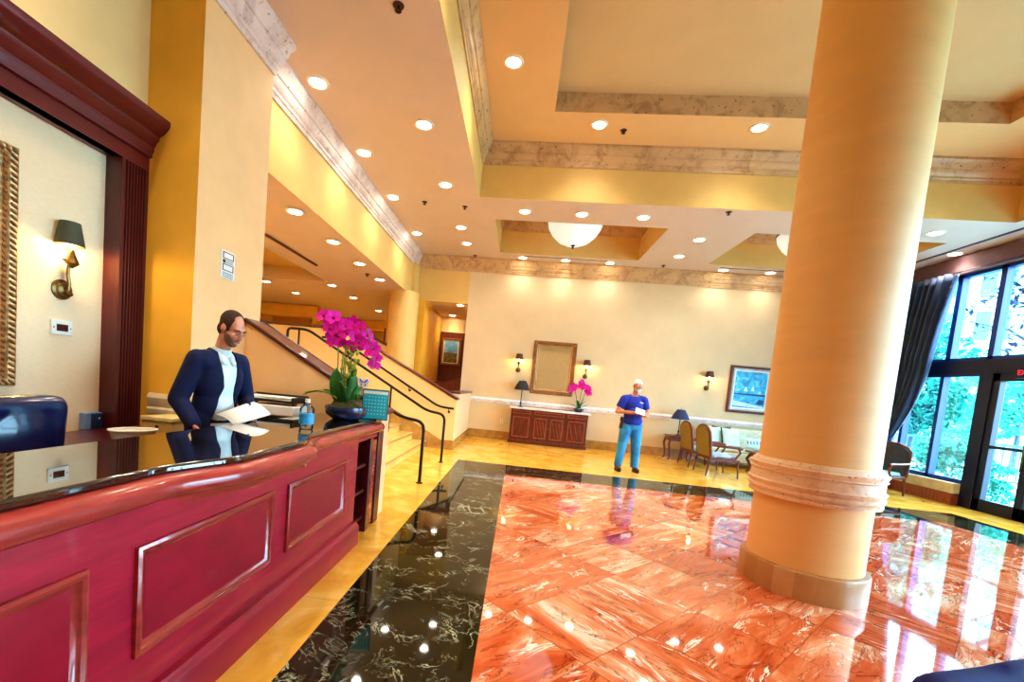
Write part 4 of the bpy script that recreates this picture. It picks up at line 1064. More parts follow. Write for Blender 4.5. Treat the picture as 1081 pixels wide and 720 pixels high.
m = MB(); m.box(-.8,.8,-.4,.4,.5,.55); m.build('table_top', M['walnut'], ct, bev=.015)
m = MB(); m.box(-.72,.72,-.33,.33,.4,.5); m.build('apron', M['walnut'], ct, smooth=0)
for sx in (-1,1):
    for sy in (-1,1):
        x, y = sx*.68, sy*.3; m = MB(); m.tube([(x,y,.46),(x+sx*.07,y+sy*.05,.33),(x-sx*.02,y,.15),(x+sx*.05,y+sy*.04,.0)], .045, 8, r1=.03); m.build('leg', M['walnut'], ct)

# foreground navy chair back at the edge of the frame
nv = thing('velvet_armchair', 'navy velvet armchair whose rounded back just enters the frame beside the red marble', 'armchair', (1.90, 1.21, 0), .37+PI)
me = blob([cap((-.4,-.42,.77),(.4,-.42,.77),.07), cap((-.42,-.42,.45),(.42,-.42,.45),.09), ell((0,-.42,.6),(.48,.09,.26)), cap((-.45,-.4,.6),(-.42,.2,.55),.075), cap((.45,-.4,.6),(.42,.2,.55),.075), cap((-.45,-.4,.35),(-.42,.2,.35),.075), cap((.45,-.4,.35),(.42,.2,.35),.075)], .025, 4); skin('backrest', me, M['denim_blue'], nv)
me = blob([ell((0,-.05,.38),(.42,.4,.1)), cap((-.35,.22,.36),(.35,.22,.36),.08)], .025, 3); skin('seat', me, M['denim_blue'], nv)
for x in (-.38,.38):
    for y in (-.36,.2): 
        m = MB(); m.lathe([(.018,0),(.03,.3)], (x,y,0), 12); m.build('leg', M['walnut'], nv)

# curtain
cu = thing('window_curtain', 'tall slate blue curtain tied back beside the window', 'curtain', (9.0, 0, 0))
EDGE = [(4.88,10.72),(4.4,10.78),(4.0,10.85),(3.22,10.98),(2.64,11.07),(2.04,11.26),(1.58,11.49),(1.2,11.7)]
def edge(z):
    for (za,ya),(zb,yb) in zip(EDGE[:-1], EDGE[1:]):
        if za >= z >= zb: return ya+(yb-ya)*(za-z)/(za-zb)
    return EDGE[-1][1]
rows = []
for i in range(33):
    z = 4.88-(4.88-.03)*i/32
    if z >= 1.2: ya = edge(z); yb = 12.75+.0*z
    else: ya = 11.7-.12*(1.2-z)/1.2; yb = 12.5
    if z < 2.2: k = max(0, 1-abs(z-1.2)/1.0); yb -= .45*k
    amp = .09*min(1,(yb-ya)/1.9)+.02
    rows.append([(amp*math.sin(u/110*2*PI*13+.6*math.sin(z*1.3)), ya+(yb-ya)*u/110, z) for u in range(111)])
m = MB(); m.grid(rows); m.build('drape', M['curtain'], cu, smooth=180, solid=.01)
m = MB(); m.tube([(0+.16*math.cos(a),12.0+.34*math.sin(a),1.2+.05*math.cos(a)) for a in [2*PI*i/24 for i in range(24)]], .03, 8, closed=True); m.build('tieback', M['frame_win'], cu)
m = MB(); m.tube([(0.02,6.6,4.89),(0.02,12.9,4.89)], .012, 8); m.build('curtain_rail', M['bronze'], cu)

# corridor and mezzanine pictures
def pic(name, label, loc, rz, w, h, frame, mats):
    t = thing(name, label, 'painting', loc, rz)
    m = MB(); m.sweep([(0,0),(0,.04),(.03,.05),(.07,.03),(.07,0)], [lambda i,o: (-w/2+i,-o,i), lambda i,o: (w/2-i,-o,i), lambda i,o: (w/2-i,-o,h-i), lambda i,o: (-w/2+i,-o,h-i)], loop=True); m.build('frame', M[frame], t)
    m = MB(); m.box(-w/2+.05,w/2-.05,-.02,-.01,.05,h-.05); m.build('mat_board', M['white'], t, smooth=0)
    for (z0, z1, mt, nm) in mats:
        m = MB(); m.box(-w/2+.11,w/2-.11,-.024,-.019,h*z0,h*z1); m.build(nm, M[mt], t, smooth=0)
    return t
m = MB(); m.box(-3.02,-1.77,16.22,16.3,0,3.4); struct('trim_21', m, M['walnut'], smooth=0)
pic('landscape_picture', 'framed landscape with blue sky on dark panelling inside the corridor', (-2.6, 16.21, 2.2), 0, .72, .98, 'gold_d', ((.45,.9,'sky_pic','painted_sky'), (.1,.46,'land_pic','painted_trees')))
pic('red_picture', 'small red and white framed print on the mezzanine wall behind the orchid flowers', (-5.82, 19.49, 2.95), 0, .75, .75, 'walnut', ((.5,.92,'red_pic','red_field'),))
rc = thing('reception_podium', 'dark walnut panelled podium inside the corridor opening', 'podium', (-2.36, 14.3, 0))
m = MB(); m.prism([(-.62,0),(-.62,1.42),(.58,1.82),(.58,0)], 'y', -.06, .06); m.build('panel', M['walnut'], rc, bev=.01)
m = MB(); m.prism([(-.64,1.42),(-.64,1.46),(.6,1.86),(.6,1.82)], 'y', -.08, .08); m.build('cap', M['wood_dark'], rc)

# ------------------------------------------------------------------ people
def hand_prims(w, d, n, flip, curl=(.5,.7), thumb=.5):
    """w wrist, d pointing direction, n palm normal; flip = +-1 puts the thumb on that side"""
    w, d, n = Vector(w), Vector(d).normalized(), Vector(n); n = (n - d*n.dot(d)).normalized(); s = d.cross(n)*flip
    R = Matrix((s, d, n)).transposed()
    P = [ell(w+d*.045, (.04,.05,.017), R), cap(w-d*.01, w+d*.03, .026, .028)]
    for i, L in enumerate((.07,.08,.075,.06)):
        b = w + d*.085 + s*(.031-.0207*i); c0, c1 = curl
        d1 = d*math.cos(c0)+n*math.sin(c0); d2 = d*math.cos(c0+c1)+n*math.sin(c0+c1)
        m_ = b+d1*L*.5; P += [cap(b-d*.02, m_, .0095, .009), cap(m_, m_+d2*L*.5, .009, .007)]
    tb = w+d*.02+s*.034; td = (d*.75+s*.6+n*thumb).normalized(); tm = tb+td*.04; td2 = (d*.9+s*.1+n*thumb).normalized()
    P += [cap(tb, tm, .013, .011), cap(tm, tm+td2*.035, .0105, .008)]
    return P
def xf(prims, R, off):
    out = []
    for p in prims:
        if p[0] == 'c': out.append(('c', R@p[1]+off, R@p[2]+off, p[3], p[4]))
        else: out.append(('e', R@p[1]+off, p[2], R if p[3] is None else R@p[3]))
    return out
HEAD = [ell((0,.018,.035),(.074,.095,.085)), ell((0,-.03,-.035),(.06,.062,.075)), ell((0,-.052,-.085),(.036,.038,.026)),
        cap((-.035,-.074,.03),(.035,-.074,.03),.016), cap((0,-.088,.02),(0,-.108,-.022),.009,.013), ell((0,-.1,-.026),(.018,.012,.009)),
        ell((-.036,-.066,-.018),(.024,.022,.022)), ell((.036,-.066,-.018),(.024,.022,.022)),
        ell((-.075,.015,-.005),(.01,.022,.032)), ell((.075,.015,-.005),(.01,.022,.032)), cap((-.018,-.086,-.058),(.018,-.086,-.058),.009)]
def build_person(t, s, joints, headR, headC, belly, mats, lean):
    """shared trunk/limb layout in a 1.8 m body facing local -Y; returns prim groups"""
    J = {k: Vector(v) for k, v in joints.items()}
    LR = Euler((lean,0,0)).to_matrix(); piv = Vector((0,0,.93))
    U = lambda p: LR@(Vector(p)-piv)+piv
    def uell(c, r): return ('e', U(c), Vector(r), LR)
    trunk = [uell((0,0,1.12),(.15,.11+belly*.4,.2)), uell((0,-belly,1.1),(.145,.11+belly*.5,.16)), uell((0,.0,1.3),(.175,.115,.2)), cap(U((-.145,.0,1.43)), U((.145,.0,1.43)), .062), uell((0,.015,1.47),(.1,.07,.06))]
    hips = [ell((0,.005,.95),(.165,.118,.12)), ell((-.07,.05,.88),(.09,.085,.1)), ell((.07,.05,.88),(.09,.085,.1))]
    legs = []
    for k in ('r','l'):
        legs += [cap(J['hip'+k], J['knee'+k], .088, .06), cap(J['knee'+k], J['ank'+k], .06, .042)]
    def arm(k): return [cap(J['sh'+k], J['el'+k], .054, .044), cap(J['el'+k], J['wr'+k], .042, .03)]
    neck = [cap(U((0,.02,1.45)), headC+headR@Vector((0,.02,-.06)), .06, .055)]
    head = xf(HEAD, headR, headC)
    return dict(J=J, U=U, trunk=trunk, hips=hips, legs=legs, arms=arm('r')+arm('l'), arm=arm, neck=neck, head=head)
def face_bits(t, s, R, C, hairmat, down=False):
    Q = lambda p: (R@Vector(p)+C)*s
    for sx in (-1,1):
        if down:      # lids lowered, only the lash line shows
            m = MB(); m.tube([Q((sx*.018,-.0885,.006)), Q((sx*.031,-.0895,.001)), Q((sx*.045,-.083,.005))], .0035*s, 6); m.build('eye', M['iris'], t)
            m = MB(); m.tube([Q((sx*.014,-.092,.03)), Q((sx*.032,-.091,.037)), Q((sx*.052,-.076,.03))], .0055*s, 6); m.build('eyebrow', hairmat, t)
            continue
        m = MB(); m.ell(Q((sx*.031,-.081,.008)), (.0125*s,.008*s,.0085*s), R, 12, 8); e = m.build('eye', M['eye'], t)
        m = MB(); m.ell(Q((sx*.031,-.0885,.006)), (.006*s,.003*s,.006*s), R, 10, 6); m.build('iris', M['iris'], e)
        m = MB(); m.tube([Q((sx*.014,-.092,.03)), Q((sx*.032,-.091,.037)), Q((sx*.052,-.076,.03))], .0055*s, 6); m.build('eyebrow', hairmat, t)
    m = MB(); m.tube([Q((-.022,-.092,-.057)), Q((0,-.0975,-.055)), Q((.022,-.092,-.057))], .0045*s, 6); m.build('lips', M['mouth'], t)

S = 1.11
# --- receptionist
p1 = thing('person', 'man in open navy suit jacket standing behind the counter looking down at papers', 'person', (-2.5, 3.42, 0), 1.28)
hR = Euler((.52, 0, .1)).to_matrix(); 
jn = dict(hipr=(-.09,0,.92), hipl=(.09,0,.92), kneer=(-.1,-.02,.5), kneel=(.1,-.03,.5), ankr=(-.11,.02,.1), ankl=(.11,.0,.1),
          shr=(-.19,-.05,1.43), shl=(.19,-.05,1.43), elr=(-.27,.03,1.15), ell=(.27,-.06,1.14), wrr=(-.25,-.12,.99), wrl=(.12,-.29,1.08))
headC = Vector((.0,-.175,1.675))
B = build_person(p1, S, jn, hR, headC, .01, None, .13)
hands = hand_prims(jn['wrr'], (.1,-.45,-.85), (.6,-.5,.3), 1) + hand_prims(jn['wrl'], (-.55,-.75,-.1), (-.3,.2,-1), -1, (.3,.5))
feet = [ell((sx*.11,-.06,.045),(.042,.12,.04)) for sx in (-1,1)]
p1.scale = (.9, .95, 1)
body = link('body', blob(B['trunk']+B['hips']+B['legs']+B['arms']+B['neck']+B['head']+hands+feet, .0068, 3, S), p1, smooth=180)
body.data.materials.append(M['skin'])
face_bits(p1, S, hR, headC, M['hair_br'], True)
def hair_mesh(R, C, grow, keep, vox=.007):
    me = blob(xf([ell((0,.022,.04),(.074+grow,.095+grow,.083+grow)), ell((0,.05,-.03),(.062+grow,.055+grow,.06))], R, C), vox, 3, S)
    Ri = R.inverted()
    return cut(me, lambda c, n: not keep(Ri@(c/S - C)))
def hk(p):   # short hair, receding at the temples, thin on top
    x, y, z = p
    if z > .095: return y > -.02
    if z > .02: return y > (-.035 if abs(x) > .05 else -.01)
    return (y > -.03 and abs(x) > .05) if z > -.02 else y > .03 and z > -.075
skin('hair', hair_mesh(hR, headC, .007, hk), M['hair_br'], p1)
bm_ = blob(xf([ell((0,-.03,-.035),(.062,.064,.077)), ell((0,-.052,-.085),(.038,.04,.028)), cap((-.018,-.088,-.048),(.018,-.088,-.048),.008)], hR, headC), .007, 2, S)
hRi = hR.inverted()
def bk(c, n):
    x, y, z = hRi@(c/S - headC); 
    if y > .02: return True
    if abs(x) < .022 and -.066 < z < -.05: return True
    return z > (-.04 if abs(x) < .03 else -.025) or (y < -.05 and .02 < abs(x) < .045 and z > -.045)
skin('stubble', cut(bm_, bk), M['stubble'], p1)
skin('trousers', blob(B['hips']+B['legs'], .014, 3, S, .018), M['trouser'], p1)
sh = blob(B['trunk']+[ell((0,0,.98),(.165,.12,.1))], .012, 3, S, .012)
sh = cut(sh, lambda c, n: c.z/S > 1.5 and math.hypot(c.x/S, c.y/S+.07) < .07)
skin('shirt', sh, M['shirt'], p1)
m = MB(); U = B['U']
CPZ = U((0,.004,1.495))*S
m.lathe([(.07*S,-.01*S),(.066*S,.045*S),(.058*S,.045*S),(.058*S,-.01*S)], CPZ, 24, sy=.95, M=Euler((.3,0,0)).to_matrix())
for sx in (-1,1): m.add([U(q)*S for q in ((sx*.004,-.078,1.475),(sx*.05,-.06,1.5),(sx*.066,-.098,1.445),(sx*.03,-.118,1.425))], [(0,1,2,3)])
m.build('collar', M['shirt'], p1, solid=.005)
jk = blob(B['trunk']+B['arms']+[ell((0,.0,.96),(.185,.135,.2)), ell((0,.01,.84),(.185,.14,.12))], .011, 4, S, .02)
Jr, Jl = Vector(jn['wrr'])*S, Vector(jn['wrl'])*S
def jcut(c, n):
    z = c.z/S; x = c.x/S
    if (c-Jr).length < .045*S or (c-Jl).length < .045*S: return True
    w = .075 if z > 1.4 else (.05+.025*(z-1.25)/.15 if z > 1.25 else .05+.09*(1.25-z)/.35)
    if c.y < 0 and n.y < .1 and abs(x-.005) < w and z < 1.56: 
        return not ((c-Jl).length < .36*S and x > .1)
    return z > 1.5 and math.hypot(x, c.y/S+.07) < .085
skin('jacket', cut(jk, jcut), M['suit'], p1, solid=.012)
m = MB(); m.lathe([(.172*S,.985*S),(.176*S,1.0*S),(.172*S,1.015*S)], n=32, sy=.76); m.build('belt', M['black'], p1)
for sx in (-1,1):
    skin('shoe', blob([ell((sx*.11,-.07,.045),(.047,.13,.042)), ell((sx*.11,.03,.06),(.045,.06,.06))], .012, 2, S), M['shoe_b'], p1)
R1 = Euler((0,0,1.28)).to_matrix()
hp = R1@((Vector(jn['wrl'])+Vector((-.07,-.085,.0)))*S) + Vector((-2.5,3.42,0))
pa = thing('paper_sheets', 'white paper sheets held open by the man behind the counter', 'papers', tuple(hp))
m = MB(); rows = []
for i in range(9):
    u = i/8; rows.append([(-.02+.25*u-.17, -.11-.02*u+.28*v-.08, .02*math.sin(u*2.6)-.12*(1-v)*.6+.03*(1-u)*v+.0) for v in (0,.5,1)])
m.grid(rows); pg = m.build('sheet', M['white'], pa, solid=.004)
m = MB(); m.grid([[(p[0]+.02, p[1]+.015, p[2]+.012) for p in r] for r in rows]); m.build('sheet', M['white'], pa, solid=.004)
pa.rotation_euler = (.0,.25,-.35)

# --- standing guest
p2 = thing('person', 'white-haired man in blue t-shirt and jeans standing near the back wall holding paper', 'person', (2.52, 10.0, 0), .06)
hR2 = Euler((.16, 0, .1)).to_matrix(); headC2 = Vector((.03,-.03,1.685))
jn2 = dict(hipr=(-.09,0,.92), hipl=(.09,0,.92), kneer=(-.14,-.02,.5), kneel=(.13,-.02,.5), ankr=(-.17,.02,.1), ankl=(.15,.0,.1),
           shr=(-.185,.0,1.415), shl=(.185,.0,1.415), elr=(-.30,.01,1.16), ell=(.27,.0,1.16), wrr=(-.06,-.25,1.17), wrl=(.16,-.25,1.12))
B2 = build_person(p2, S, jn2, hR2, headC2, .05, None, -.02)
hands2 = hand_prims(jn2['wrr'], (.9,-.3,.1), (.1,-.2,-1), 1, (.3,.6)) + hand_prims(jn2['wrl'], (-.75,-.5,.2), (-.1,.3,1), 1, (.4,.7))
feet2 = [ell((-.18,-.06,.045),(.042,.12,.04)), ell((.17,-.06,.045),(.042,.12,.04))]
body2 = link('body', blob(B2['trunk']+B2['hips']+B2['legs']+B2['arms']+B2['neck']+B2['head']+hands2+feet2, .0068, 3, S), p2, smooth=180)
body2.data.materials.append(M['skin2'])
face_bits(p2, S, hR2, headC2, M['hair_w'])
def hk2(p):
    x, y, z = p
    if z > .06: return y > -.075
    if z > .02: return y > (-.02 if abs(x) > .045 else -.0)
    return y > .012 if z > -.03 else y > .04 and z > -.075
skin('hair', hair_mesh(hR2, headC2, .009, hk2), M['hair_w'], p2)
b2 = blob(xf([ell((0,-.032,-.04),(.061,.066,.074)), ell((0,-.056,-.088),(.04,.042,.03)), cap((-.02,-.09,-.047),(.02,-.09,-.047),.008)], hR2, headC2), .007, 2, S); hR2i = hR2.inverted()
def bk2(c, n):
    x, y, z = hR2i@(c/S - headC2)
    if y > .0: return True
    if abs(x) < .022 and -.066 < z < -.05: return True
    return z > (-.04 if abs(x) < .03 else -.045)
skin('beard', cut(b2, bk2), M['hair_w'], p2)
ts = blob(B2['trunk']+[ell((0,-.02,1.0),(.175,.15,.12))]+[cap(jn2['sh'+k], Vector(jn2['sh'+k])*.4+Vector(jn2['el'+k])*.6, .068, .062) for k in 'rl'], .011, 4, S, .014)
for k in 'rl':
    a = Vector(jn2['sh'+k]); b = Vector(jn2['el'+k]); q = (a*.38+b*.62)*S; dd = (b-a).normalized()
    ts = cut(ts, lambda c, n, q=q, dd=dd, sg=(-1 if k == 'r' else 1): (c-q).dot(dd) > .012 and c.x*sg > .2*S)
ts = cut(ts, lambda c, n: c.z/S > 1.48 and math.hypot(c.x/S-.005, c.y/S+.0) < .085 or c.z/S < .93)
skin('t_shirt', ts, M['tee'], p2, solid=.01)
m = MB(); m.cbox((.1*S,-.152*S,1.37*S), (.085,.012,.02), Euler((.25,.2,.35)).to_matrix()); m.build('chest_emblem', M['white'], p2)
m = MB(); m.cbox((-.275*S,-.05*S,1.235*S), (.05,.012,.02), Euler((0,.5,-.6)).to_matrix()); m.build('sleeve_emblem', M['white'], p2)
jm = blob(B2['hips']+B2['legs'], .013, 3, S, .03); jm = cut(jm, lambda c, n: c.z/S < .085)
skin('jeans', jm, M['jean'], p2, solid=.008)
m = MB(); m.lathe([(.182*S,.985*S),(.186*S,1.0*S),(.182*S,1.02*S)], n=32, sy=.8); m.build('belt', M['shoe'], p2)
m = MB(); m.cbox((-.205*S,-.03*S,.92*S), (.05,.1,.19), Euler((0,.12,0)).to_matrix()); m.cbox((-.215*S,-.03*S,1.03*S), (.045,.05,.09), Euler((0,.12,0)).to_matrix()); m.build('belt_holster', M['shoe'], p2, bev=.012)
for sx, x in ((-1,-.18),(1,.17)):
    so_ = skin('shoe', blob([ell((x,-.085,.05),(.048,.12,.042)), ell((x,.02,.065),(.046,.065,.065))], .012, 2, S), M['shoe'], p2)
    m = MB(); m.prism([((x+.05*math.cos(a))*S, (-.04+.17*math.sin(a))*S) for a in [2*PI*i/20 for i in range(20)]], 'z', 0, .022); m.build('sole', M['sole'], so_)
np_ = thing('folded_paper', 'small folded white paper in the hands of the man in the blue t-shirt', 'paper', (2.585, 9.66, 1.335))
m = MB(); m.cbox((0,0,0), (.2,.012,.15), Euler((-.75,.25,0)).to_matrix()); m.build('sheet', M['white'], np_)

# ------------------------------------------------------------------ ceiling fixtures
def downlight_proto(label, loc):
    t = thing('downlight', label, 'downlight', loc, 0, 'recessed ceiling downlights')
    m = MB(); m.lathe([(.105,-.004),(.11,-.016),(.14,-.012),(.15,0)], n=24); m.build('trim_ring', M['ring'], t)
    m = MB(); m.lathe([(.001,-.006),(.105,-.006)], n=24); m.build('lens', M['glow_lamp'], t)
    return t
DL = []
ordn = ['first', 'second', 'third', 'fourth', 'fifth', 'sixth', 'seventh']
for i, y in enumerate((5.76,7.49,9.24,11.4)): DL.append((-2.97, y, ZC, '%s downlight from the reception pier, row along the marble cornice over the stairs' % ordn[i], .5))
for i, y in enumerate((6.62,8.56,10.81,11.99)): DL.append((-1.75, y, ZC, '%s downlight from the camera, row between the cornice and the big ceiling coffer' % ordn[i], .75))
for i, x in enumerate((-.24,.94,2.18)): DL.append((x, 9.64, ZC, '%s downlight from the stairs, row in front of the alabaster bowl coffer' % ordn[i], 1))
for i, x in enumerate((-.25,.96,2.18,5.2,6.41)): DL.append((x, 12.98, ZC, '%s downlight from the stairs, row washing the travertine cornice of the end wall' % ordn[i], .35))
DL.append((3.71, 10.75, ZC, 'downlight between the two small ceiling coffers, closer to the big coffer', .8)); DL.append((3.71, 12.02, ZC, 'downlight between the two small ceiling coffers, closer to the end wall', .8))
DL.append((7.66, 9.68, ZC, 'downlight in the pale ceiling just beside the top of the pillar', .8)); DL.append((8.95, 10.75, ZC, 'downlight washing the mauve window pelmet beside the curtain', .6))
for l_, (x, y) in zip(('upper coffer downlight close to the stair side of the raised tray', 'upper coffer downlight over the band facing the camera, closer to the stairs', 'upper coffer downlight over the band facing the camera, beside the pillar'), ((-.54,6.78),(.94,8.25),(3.56,8.2))): DL.append((x, y, 6.3, l_, 1))
for i, (x, y) in enumerate(((-3.7,6.71),(-3.7,8.14),(-3.74,9.61),(-3.74,11.06))): DL.append((x, y, 4.0, '%s downlight from the reception pier in the low soffit edge above the stairs' % ordn[i], .45))
for i, (x, y) in enumerate(((-5.5,12.21),(-5.53,13.93),(-5.48,16.36),(-5.46,17.93))): DL.append((x, y, 4.0, '%s downlight from the lobby, middle row of the mezzanine ceiling' % ordn[i], .9))
for i, (x, y) in enumerate(((-7.54,12.33),(-7.44,13.84),(-7.44,20.2),(-9.7,20.2))): DL.append((x, y, 4.0, '%s downlight from the lobby, deepest row of the mezzanine ceiling' % ordn[i], .9))
DL.append((-2.03, 13.75, 3.97, 'downlight just inside the corridor opening under the back wall', .35)); DL.append((-2.6, 15.9, 3.97, 'downlight over the landscape picture inside the corridor', .35))
WARM = (1, .90, .74)
proto = None
for x, y, z, lb, e in DL:
    if proto is None: proto = o = downlight_proto(lb, (x, y, z))
    else: o = dup(proto, (x, y, z), None, lb)
    lamp('SPOT', 'downlight_beam', (x, y, z-.03), 118*e, WARM, None, .07, spot=125, blend=1)
# lamps of the same grid over the part of the lobby the photo does not reach
for x, y, z in ((-2.97,2.2,ZC),(-1.75,2.6,ZC),(-1.75,.4,ZC),(-2.97,.2,ZC),(-.54,4.2,6.3),(-.54,1.2,6.3),(7.6,6,6.3),(7.6,2.5,6.3),(.94,-3.4,6.3),(3.56,-3.4,6.3),(6.2,8.25,6.3),(8.9,5,ZC),(8.9,1,ZC)):
    lamp('SPOT', 'downlight_beam', (x, y, z-.03), 120, WARM, None, .07, spot=125, blend=1)

def bowl_light(label, loc):
    t = thing('pendant_bowl', label, 'ceiling light', loc, 0, None)
    m = MB(); m.lathe([(.02,-.54),(.2,-.52),(.38,-.44),(.53,-.3),(.63,-.14),(.67,0),(.655,.0),(.61,-.15),(.5,-.3),(.36,-.41),(.02,-.5)], n=48); m.build('bowl', M['bowl'], t)
    m = MB(); m.lathe([(.66,-.015),(.685,-.01),(.685,.02),(.66,.02)], n=48); m.build('rim', M['bronze'], t)
    m = MB(); m.lathe([(.001,-.62),(.03,-.61),(.035,-.59),(.015,-.57),(.05,-.55),(.06,-.535),(.0,-.53)], n=20); m.build('finial', M['bronze'], t)
    for k in range(3):
        a = 2*PI*k/3+.5; m = MB(); m.tube([(.66*math.cos(a),.66*math.sin(a),0),(.05*math.cos(a),.05*math.sin(a),.42)], .012, 6); m.build('chain', M['bronze'], t)
    m = MB(); m.lathe([(.1,.45),(.1,.43),(.05,.4),(.0,.4)], n=24); m.build('ceiling_rose', M['bronze'], t)
    lamp('POINT', 'bowl_lamp', (0,0,.12), 9, (1,.9,.75), t, .2)
    return t
bowl_light('large alabaster bowl pendant hanging in the small coffer next to the stairs', (.98, 11.4, 5.75))
bowl_light('alabaster bowl pendant half hidden behind the pillar', (6.4, 11.4, 5.75))
for i, (x0, x1, y) in enumerate(((-.25, 2.1, 12.78), (5.0, 7.8, 12.75))):
    t = thing('slot_diffuser', ('linear slot air diffuser beside the coffer next to the stairs', 'linear slot air diffuser beside the coffer behind the pillar')[i], 'air vent', ((x0+x1)/2, y, ZC))
    L = (x1-x0)/2; m = MB(); m.box(-L,L,-.035,.035,-.01,-.001); m.build('frame', M['ring'], t, smooth=0)
    m = MB(); m.box(-L+.02,L-.02,-.022,.022,-.014,-.01); m.build('slot', M['slot'], t, smooth=0)
SP = [(-1.57,4.59,ZC,'sprinkler head in the peach ceiling closest to the camera'),(-2.34,9.41,ZC,'sprinkler head between the two rows of downlights over the stairs'),(-1.5,9.55,ZC,'sprinkler head beside the corner of the big ceiling coffer'),(3.64,9.18,ZC,'sprinkler head at the edge of the big coffer above the seated area'),(1.39,8.4,6.3,'sprinkler head in the upper coffer beside a downlight'),(-1.63,13.05,ZC,'sprinkler head at the back cornice near the corridor opening'),(3.6,12.9,ZC,'sprinkler head at the back cornice between the small coffers'),(-3.9,10.6,4.0,'sprinkler head in the low mezzanine soffit')]
sp0 = None
for x, y, z, lb in SP:
    if sp0 is None:
        sp0 = thing('sprinkler_head', lb, 'sprinkler', (x,y,z+.006), 0, 'ceiling sprinkler heads')
        m = MB(); m.lathe([(.06,0),(.055,-.012),(.02,-.016)], n=20); m.build('escutcheon', M['slot'], sp0)
        m = MB(); m.lathe([(.014,-.01),(.014,-.05),(.035,-.055),(.035,-.06),(.005,-.06)], n=16); m.build('deflector', M['bronze'], sp0)
    else: dup(sp0, (x,y,z+.006), None, lb)
ex = thing('exit_sign', 'small red exit sign on the transom above the glazed door', 'sign', (9.2, 9.2, 2.72), -PI/2)
m = MB(); m.box(-.16,.16,-.05,0,-.1,.1); m.build('casing', M['frame_door'], ex, bev=.006)
cu_ = bpy.data.curves.new('exit_text', 'FONT'); cu_.body = 'EXIT'; cu_.size = .13; cu_.align_x = 'CENTER'; cu_.align_y = 'CENTER'; cu_.extrude = .004
tmp_ = bpy.data.objects.new('tmp_text', cu_); COL.objects.link(tmp_)
tme = bpy.data.meshes.new_from_object(tmp_.evaluated_get(bpy.context.evaluated_depsgraph_get())); bpy.data.objects.remove(tmp_)
to = bpy.data.objects.new('lettering', tme); COL.objects.link(to); to.parent = ex; to.location = (0,-.053,0); to.rotation_euler = (PI/2,0,0); tme.materials.clear(); tme.materials.append(M['exit_red']); to['kind'] = 'stuff'

# ------------------------------------------------------------------ outside the windows
mb = MB(); mb.box(XR+.2, 90, -40, 90, -.12, -.02); struct('pavement', mb, M['grass_out'], smooth=0)
def tree(label, name, loc, h, rad, n, leaf, mat, seed, flat=.8, trunk=True, low=.35):
    random.seed(seed); t = thing(name, label, 'tree' if trunk else 'shrub', loc, 0, None)
    if trunk:
        m = MB(); m.tube([(0,0,0),(.05,.02,h*.3),(-.05,.05,h*.55),(.02,0,h*.8)], .11, 8, r1=.04)
        for k in range(7):
            a = random.uniform(0,2*PI); zz = h*random.uniform(.35,.7); m.tube([(0,0,zz),(rad*.45*math.cos(a),rad*.45*math.sin(a),zz+h*.12),(rad*.85*math.cos(a),rad*.85*math.sin(a),zz+h*.16)], .04, 6, r1=.012)
        m.build('trunk', M['bark'], t)
    m = MB(); cl = []
    for k in range(16):
        a = random.uniform(0,2*PI); r = rad*random.uniform(.1,.8); cl.append((r*math.cos(a), r*math.sin(a), h*random.uniform(low,1.0), rad*random.uniform(.25,.5)))
    for i in range(n):
        cx, cy, cz, cr = random.choice(cl); d = Vector((random.gauss(0,1),random.gauss(0,1),random.gauss(0,1))).normalized()*cr*random.uniform(.5,1)**.5
        p = Vector((cx,cy,cz))+Vector((d.x,d.y,d.z*flat)); R = Euler((random.uniform(-1,1),random.uniform(-1,1),random.uniform(0,6.3))).to_matrix(); L = leaf*random.uniform(.6,1.3)
        vs = [p+R@Vector(q) for q in ((-L,0,0),(0,-L*.38,.1*L),(L,0,0),(0,L*.38,.1*L))]
        m.add(vs, [(0,1,2,3)])
    f = m.build('foliage', M[mat], t, smooth=0, fixn=False)
    return t
tree('bushy bright teal tree outside the tall window beside the curtain', 'tree', (13.6, 16.9, 0), 4.6, 1.7, 3400, .15, 'foliage', 1)
tree('tall cyan green tree outside behind the glazed door and railing', 'tree', (21.5, 21.5, 0), 4.6, 2.3, 3400, .17, 'foliage_b', 2)
tree('dark blue leafed tree close outside the window, branches across the upper panes', 'tree', (12.2, 11.7, 0), 6.0, 1.7, 1500, .11, 'foliage_d', 3, low=.42)
tree('low rounded shrub outside under the window sash', 'shrub', (11.6, 13.3, 0), 1.1, .75, 1300, .09, 'foliage', 4, trunk=False, low=.2)
tree('bright shrub outside beside the door', 'shrub', (10.9, 11.3, 0), .8, .5, 800, .07, 'foliage_b', 5, trunk=False, low=.2)
tree('broad cyan shrub outside beyond the railing, in line with the window', 'shrub', (18.2, 20.6, 0), 2.2, 1.5, 2600, .13, 'foliage_b', 8, trunk=False, low=.2)
fe = thing('garden_railing', 'painted blue metal railing outside behind the glazed door', 'railing', (14.2, 14.6, 0), -.8)
m = MB(); m.box(-3.6,3.6,-.025,.025,1.2,1.26); m.box(-3.6,3.6,-.02,.02,.15,.2); m.build('rail', M['fence'], fe, smooth=0)
for i in range(46):
    m = MB(); x = -3.55+i*.158; m.box(x-.016,x+.016,-.016,.016,0 if i % 9 == 0 else .18,1.23)
    if i == 0: bal = m.build('baluster', M['fence'], fe, smooth=0)
    elif i % 9 == 0: m.build('post', M['fence'], fe, smooth=0)
    else: m.build('baluster', M['fence'], fe, smooth=0)
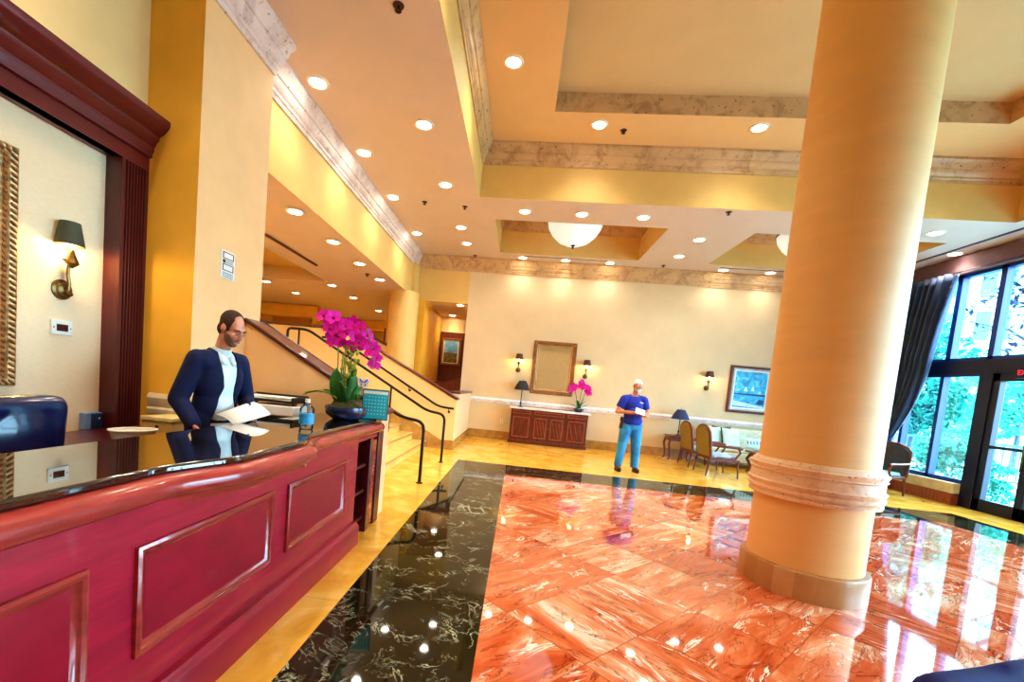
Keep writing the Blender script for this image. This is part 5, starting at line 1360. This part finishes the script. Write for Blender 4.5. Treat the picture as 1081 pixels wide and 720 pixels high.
def building(label, loc, rz, w, h, rows_, cols):
    t = thing('apartment_building', label, 'building', loc, rz)
    m = MB(); m.box(-w/2,w/2,0,8,0,h); m.build('facade', M['facade'], t, smooth=0)
    for r in range(rows_):
        m = MB(); z = 1.2+r*(h-1.5)/rows_; m.box(-w/2,w/2,-.35,0,z-.35,z-.2); m.build('balcony_ledge', M['ring'], t, smooth=0)
        for c in range(cols):
            x = -w/2+(c+.5)*w/cols; m = MB(); m.box(x-w/cols*.3,x+w/cols*.3,-.06,.02,z+.3,z+(h-1.5)/rows_*.72); f = m.build('window', M['facade_win'], t, smooth=0)
            m = MB(); m.box(x-.05,x+.05,-.09,-.06,z+.3,z+(h-1.5)/rows_*.72); m.build('mullion', M['facade'], f, smooth=0)
    return t
building('white apartment building with rows of teal windows far outside', (28, 38, 0), -.86, 18, 14, 4, 7)
building('white building seen through the glazed door beyond the trees', (58, 44, 0), -.95, 18, 14, 4, 6)

# ------------------------------------------------------------------ light and camera
w = bpy.data.worlds.new('World'); scn.world = w; w.use_nodes = True
nt = w.node_tree; bg = nt.nodes['Background']; bg.inputs[0].default_value = (.72, .88, 1, 1); bg.inputs[1].default_value = 17
sun = bpy.data.lights.new('sun', 'SUN'); sun.energy = 5; sun.angle = .03; sun.color = (1, .97, .9)
so2 = bpy.data.objects.new('sun', sun); COL.objects.link(so2); so2.rotation_euler = Vector((.55, .25, -1)).to_track_quat('-Z', 'Y').to_euler()

F_PX, CX, CY = 467.9, 496.2, 439.25
def rot(y, p, r):
    M0 = Matrix(((1,0,0),(0,0,-1),(0,1,0)))
    Ry = Matrix(((math.cos(y),-math.sin(y),0),(math.sin(y),math.cos(y),0),(0,0,1)))
    Rp = Matrix(((1,0,0),(0,math.cos(p),-math.sin(p)),(0,math.sin(p),math.cos(p))))
    Rr = Matrix(((math.cos(r),-math.sin(r),0),(math.sin(r),math.cos(r),0),(0,0,1)))
    return Rr @ Rp @ M0 @ Ry
R = rot(-.103, .0731, .0914)
cam = bpy.data.cameras.new('camera'); cam.sensor_width = 36; cam.lens = F_PX/1081*36
cam.shift_x = (540.5-CX)/1081; cam.shift_y = (CY-360)/1081; cam.clip_start = .05; cam.clip_end = 300
co = bpy.data.objects.new('camera', cam); COL.objects.link(co)
mw = Matrix((R[0], -R[1], -R[2])).transposed().to_4x4(); mw.translation = (0,0,1.6); co.matrix_world = mw
scn.camera = co
scn.cycles.caustics_reflective = False
scn.view_settings.view_transform = 'Standard'
try: scn.view_settings.look = 'Medium High Contrast'
except TypeError: print('LOOK unavailable', [i.name for i in scn.view_settings.bl_rna.properties['look'].enum_items])
scn.view_settings.exposure = .36
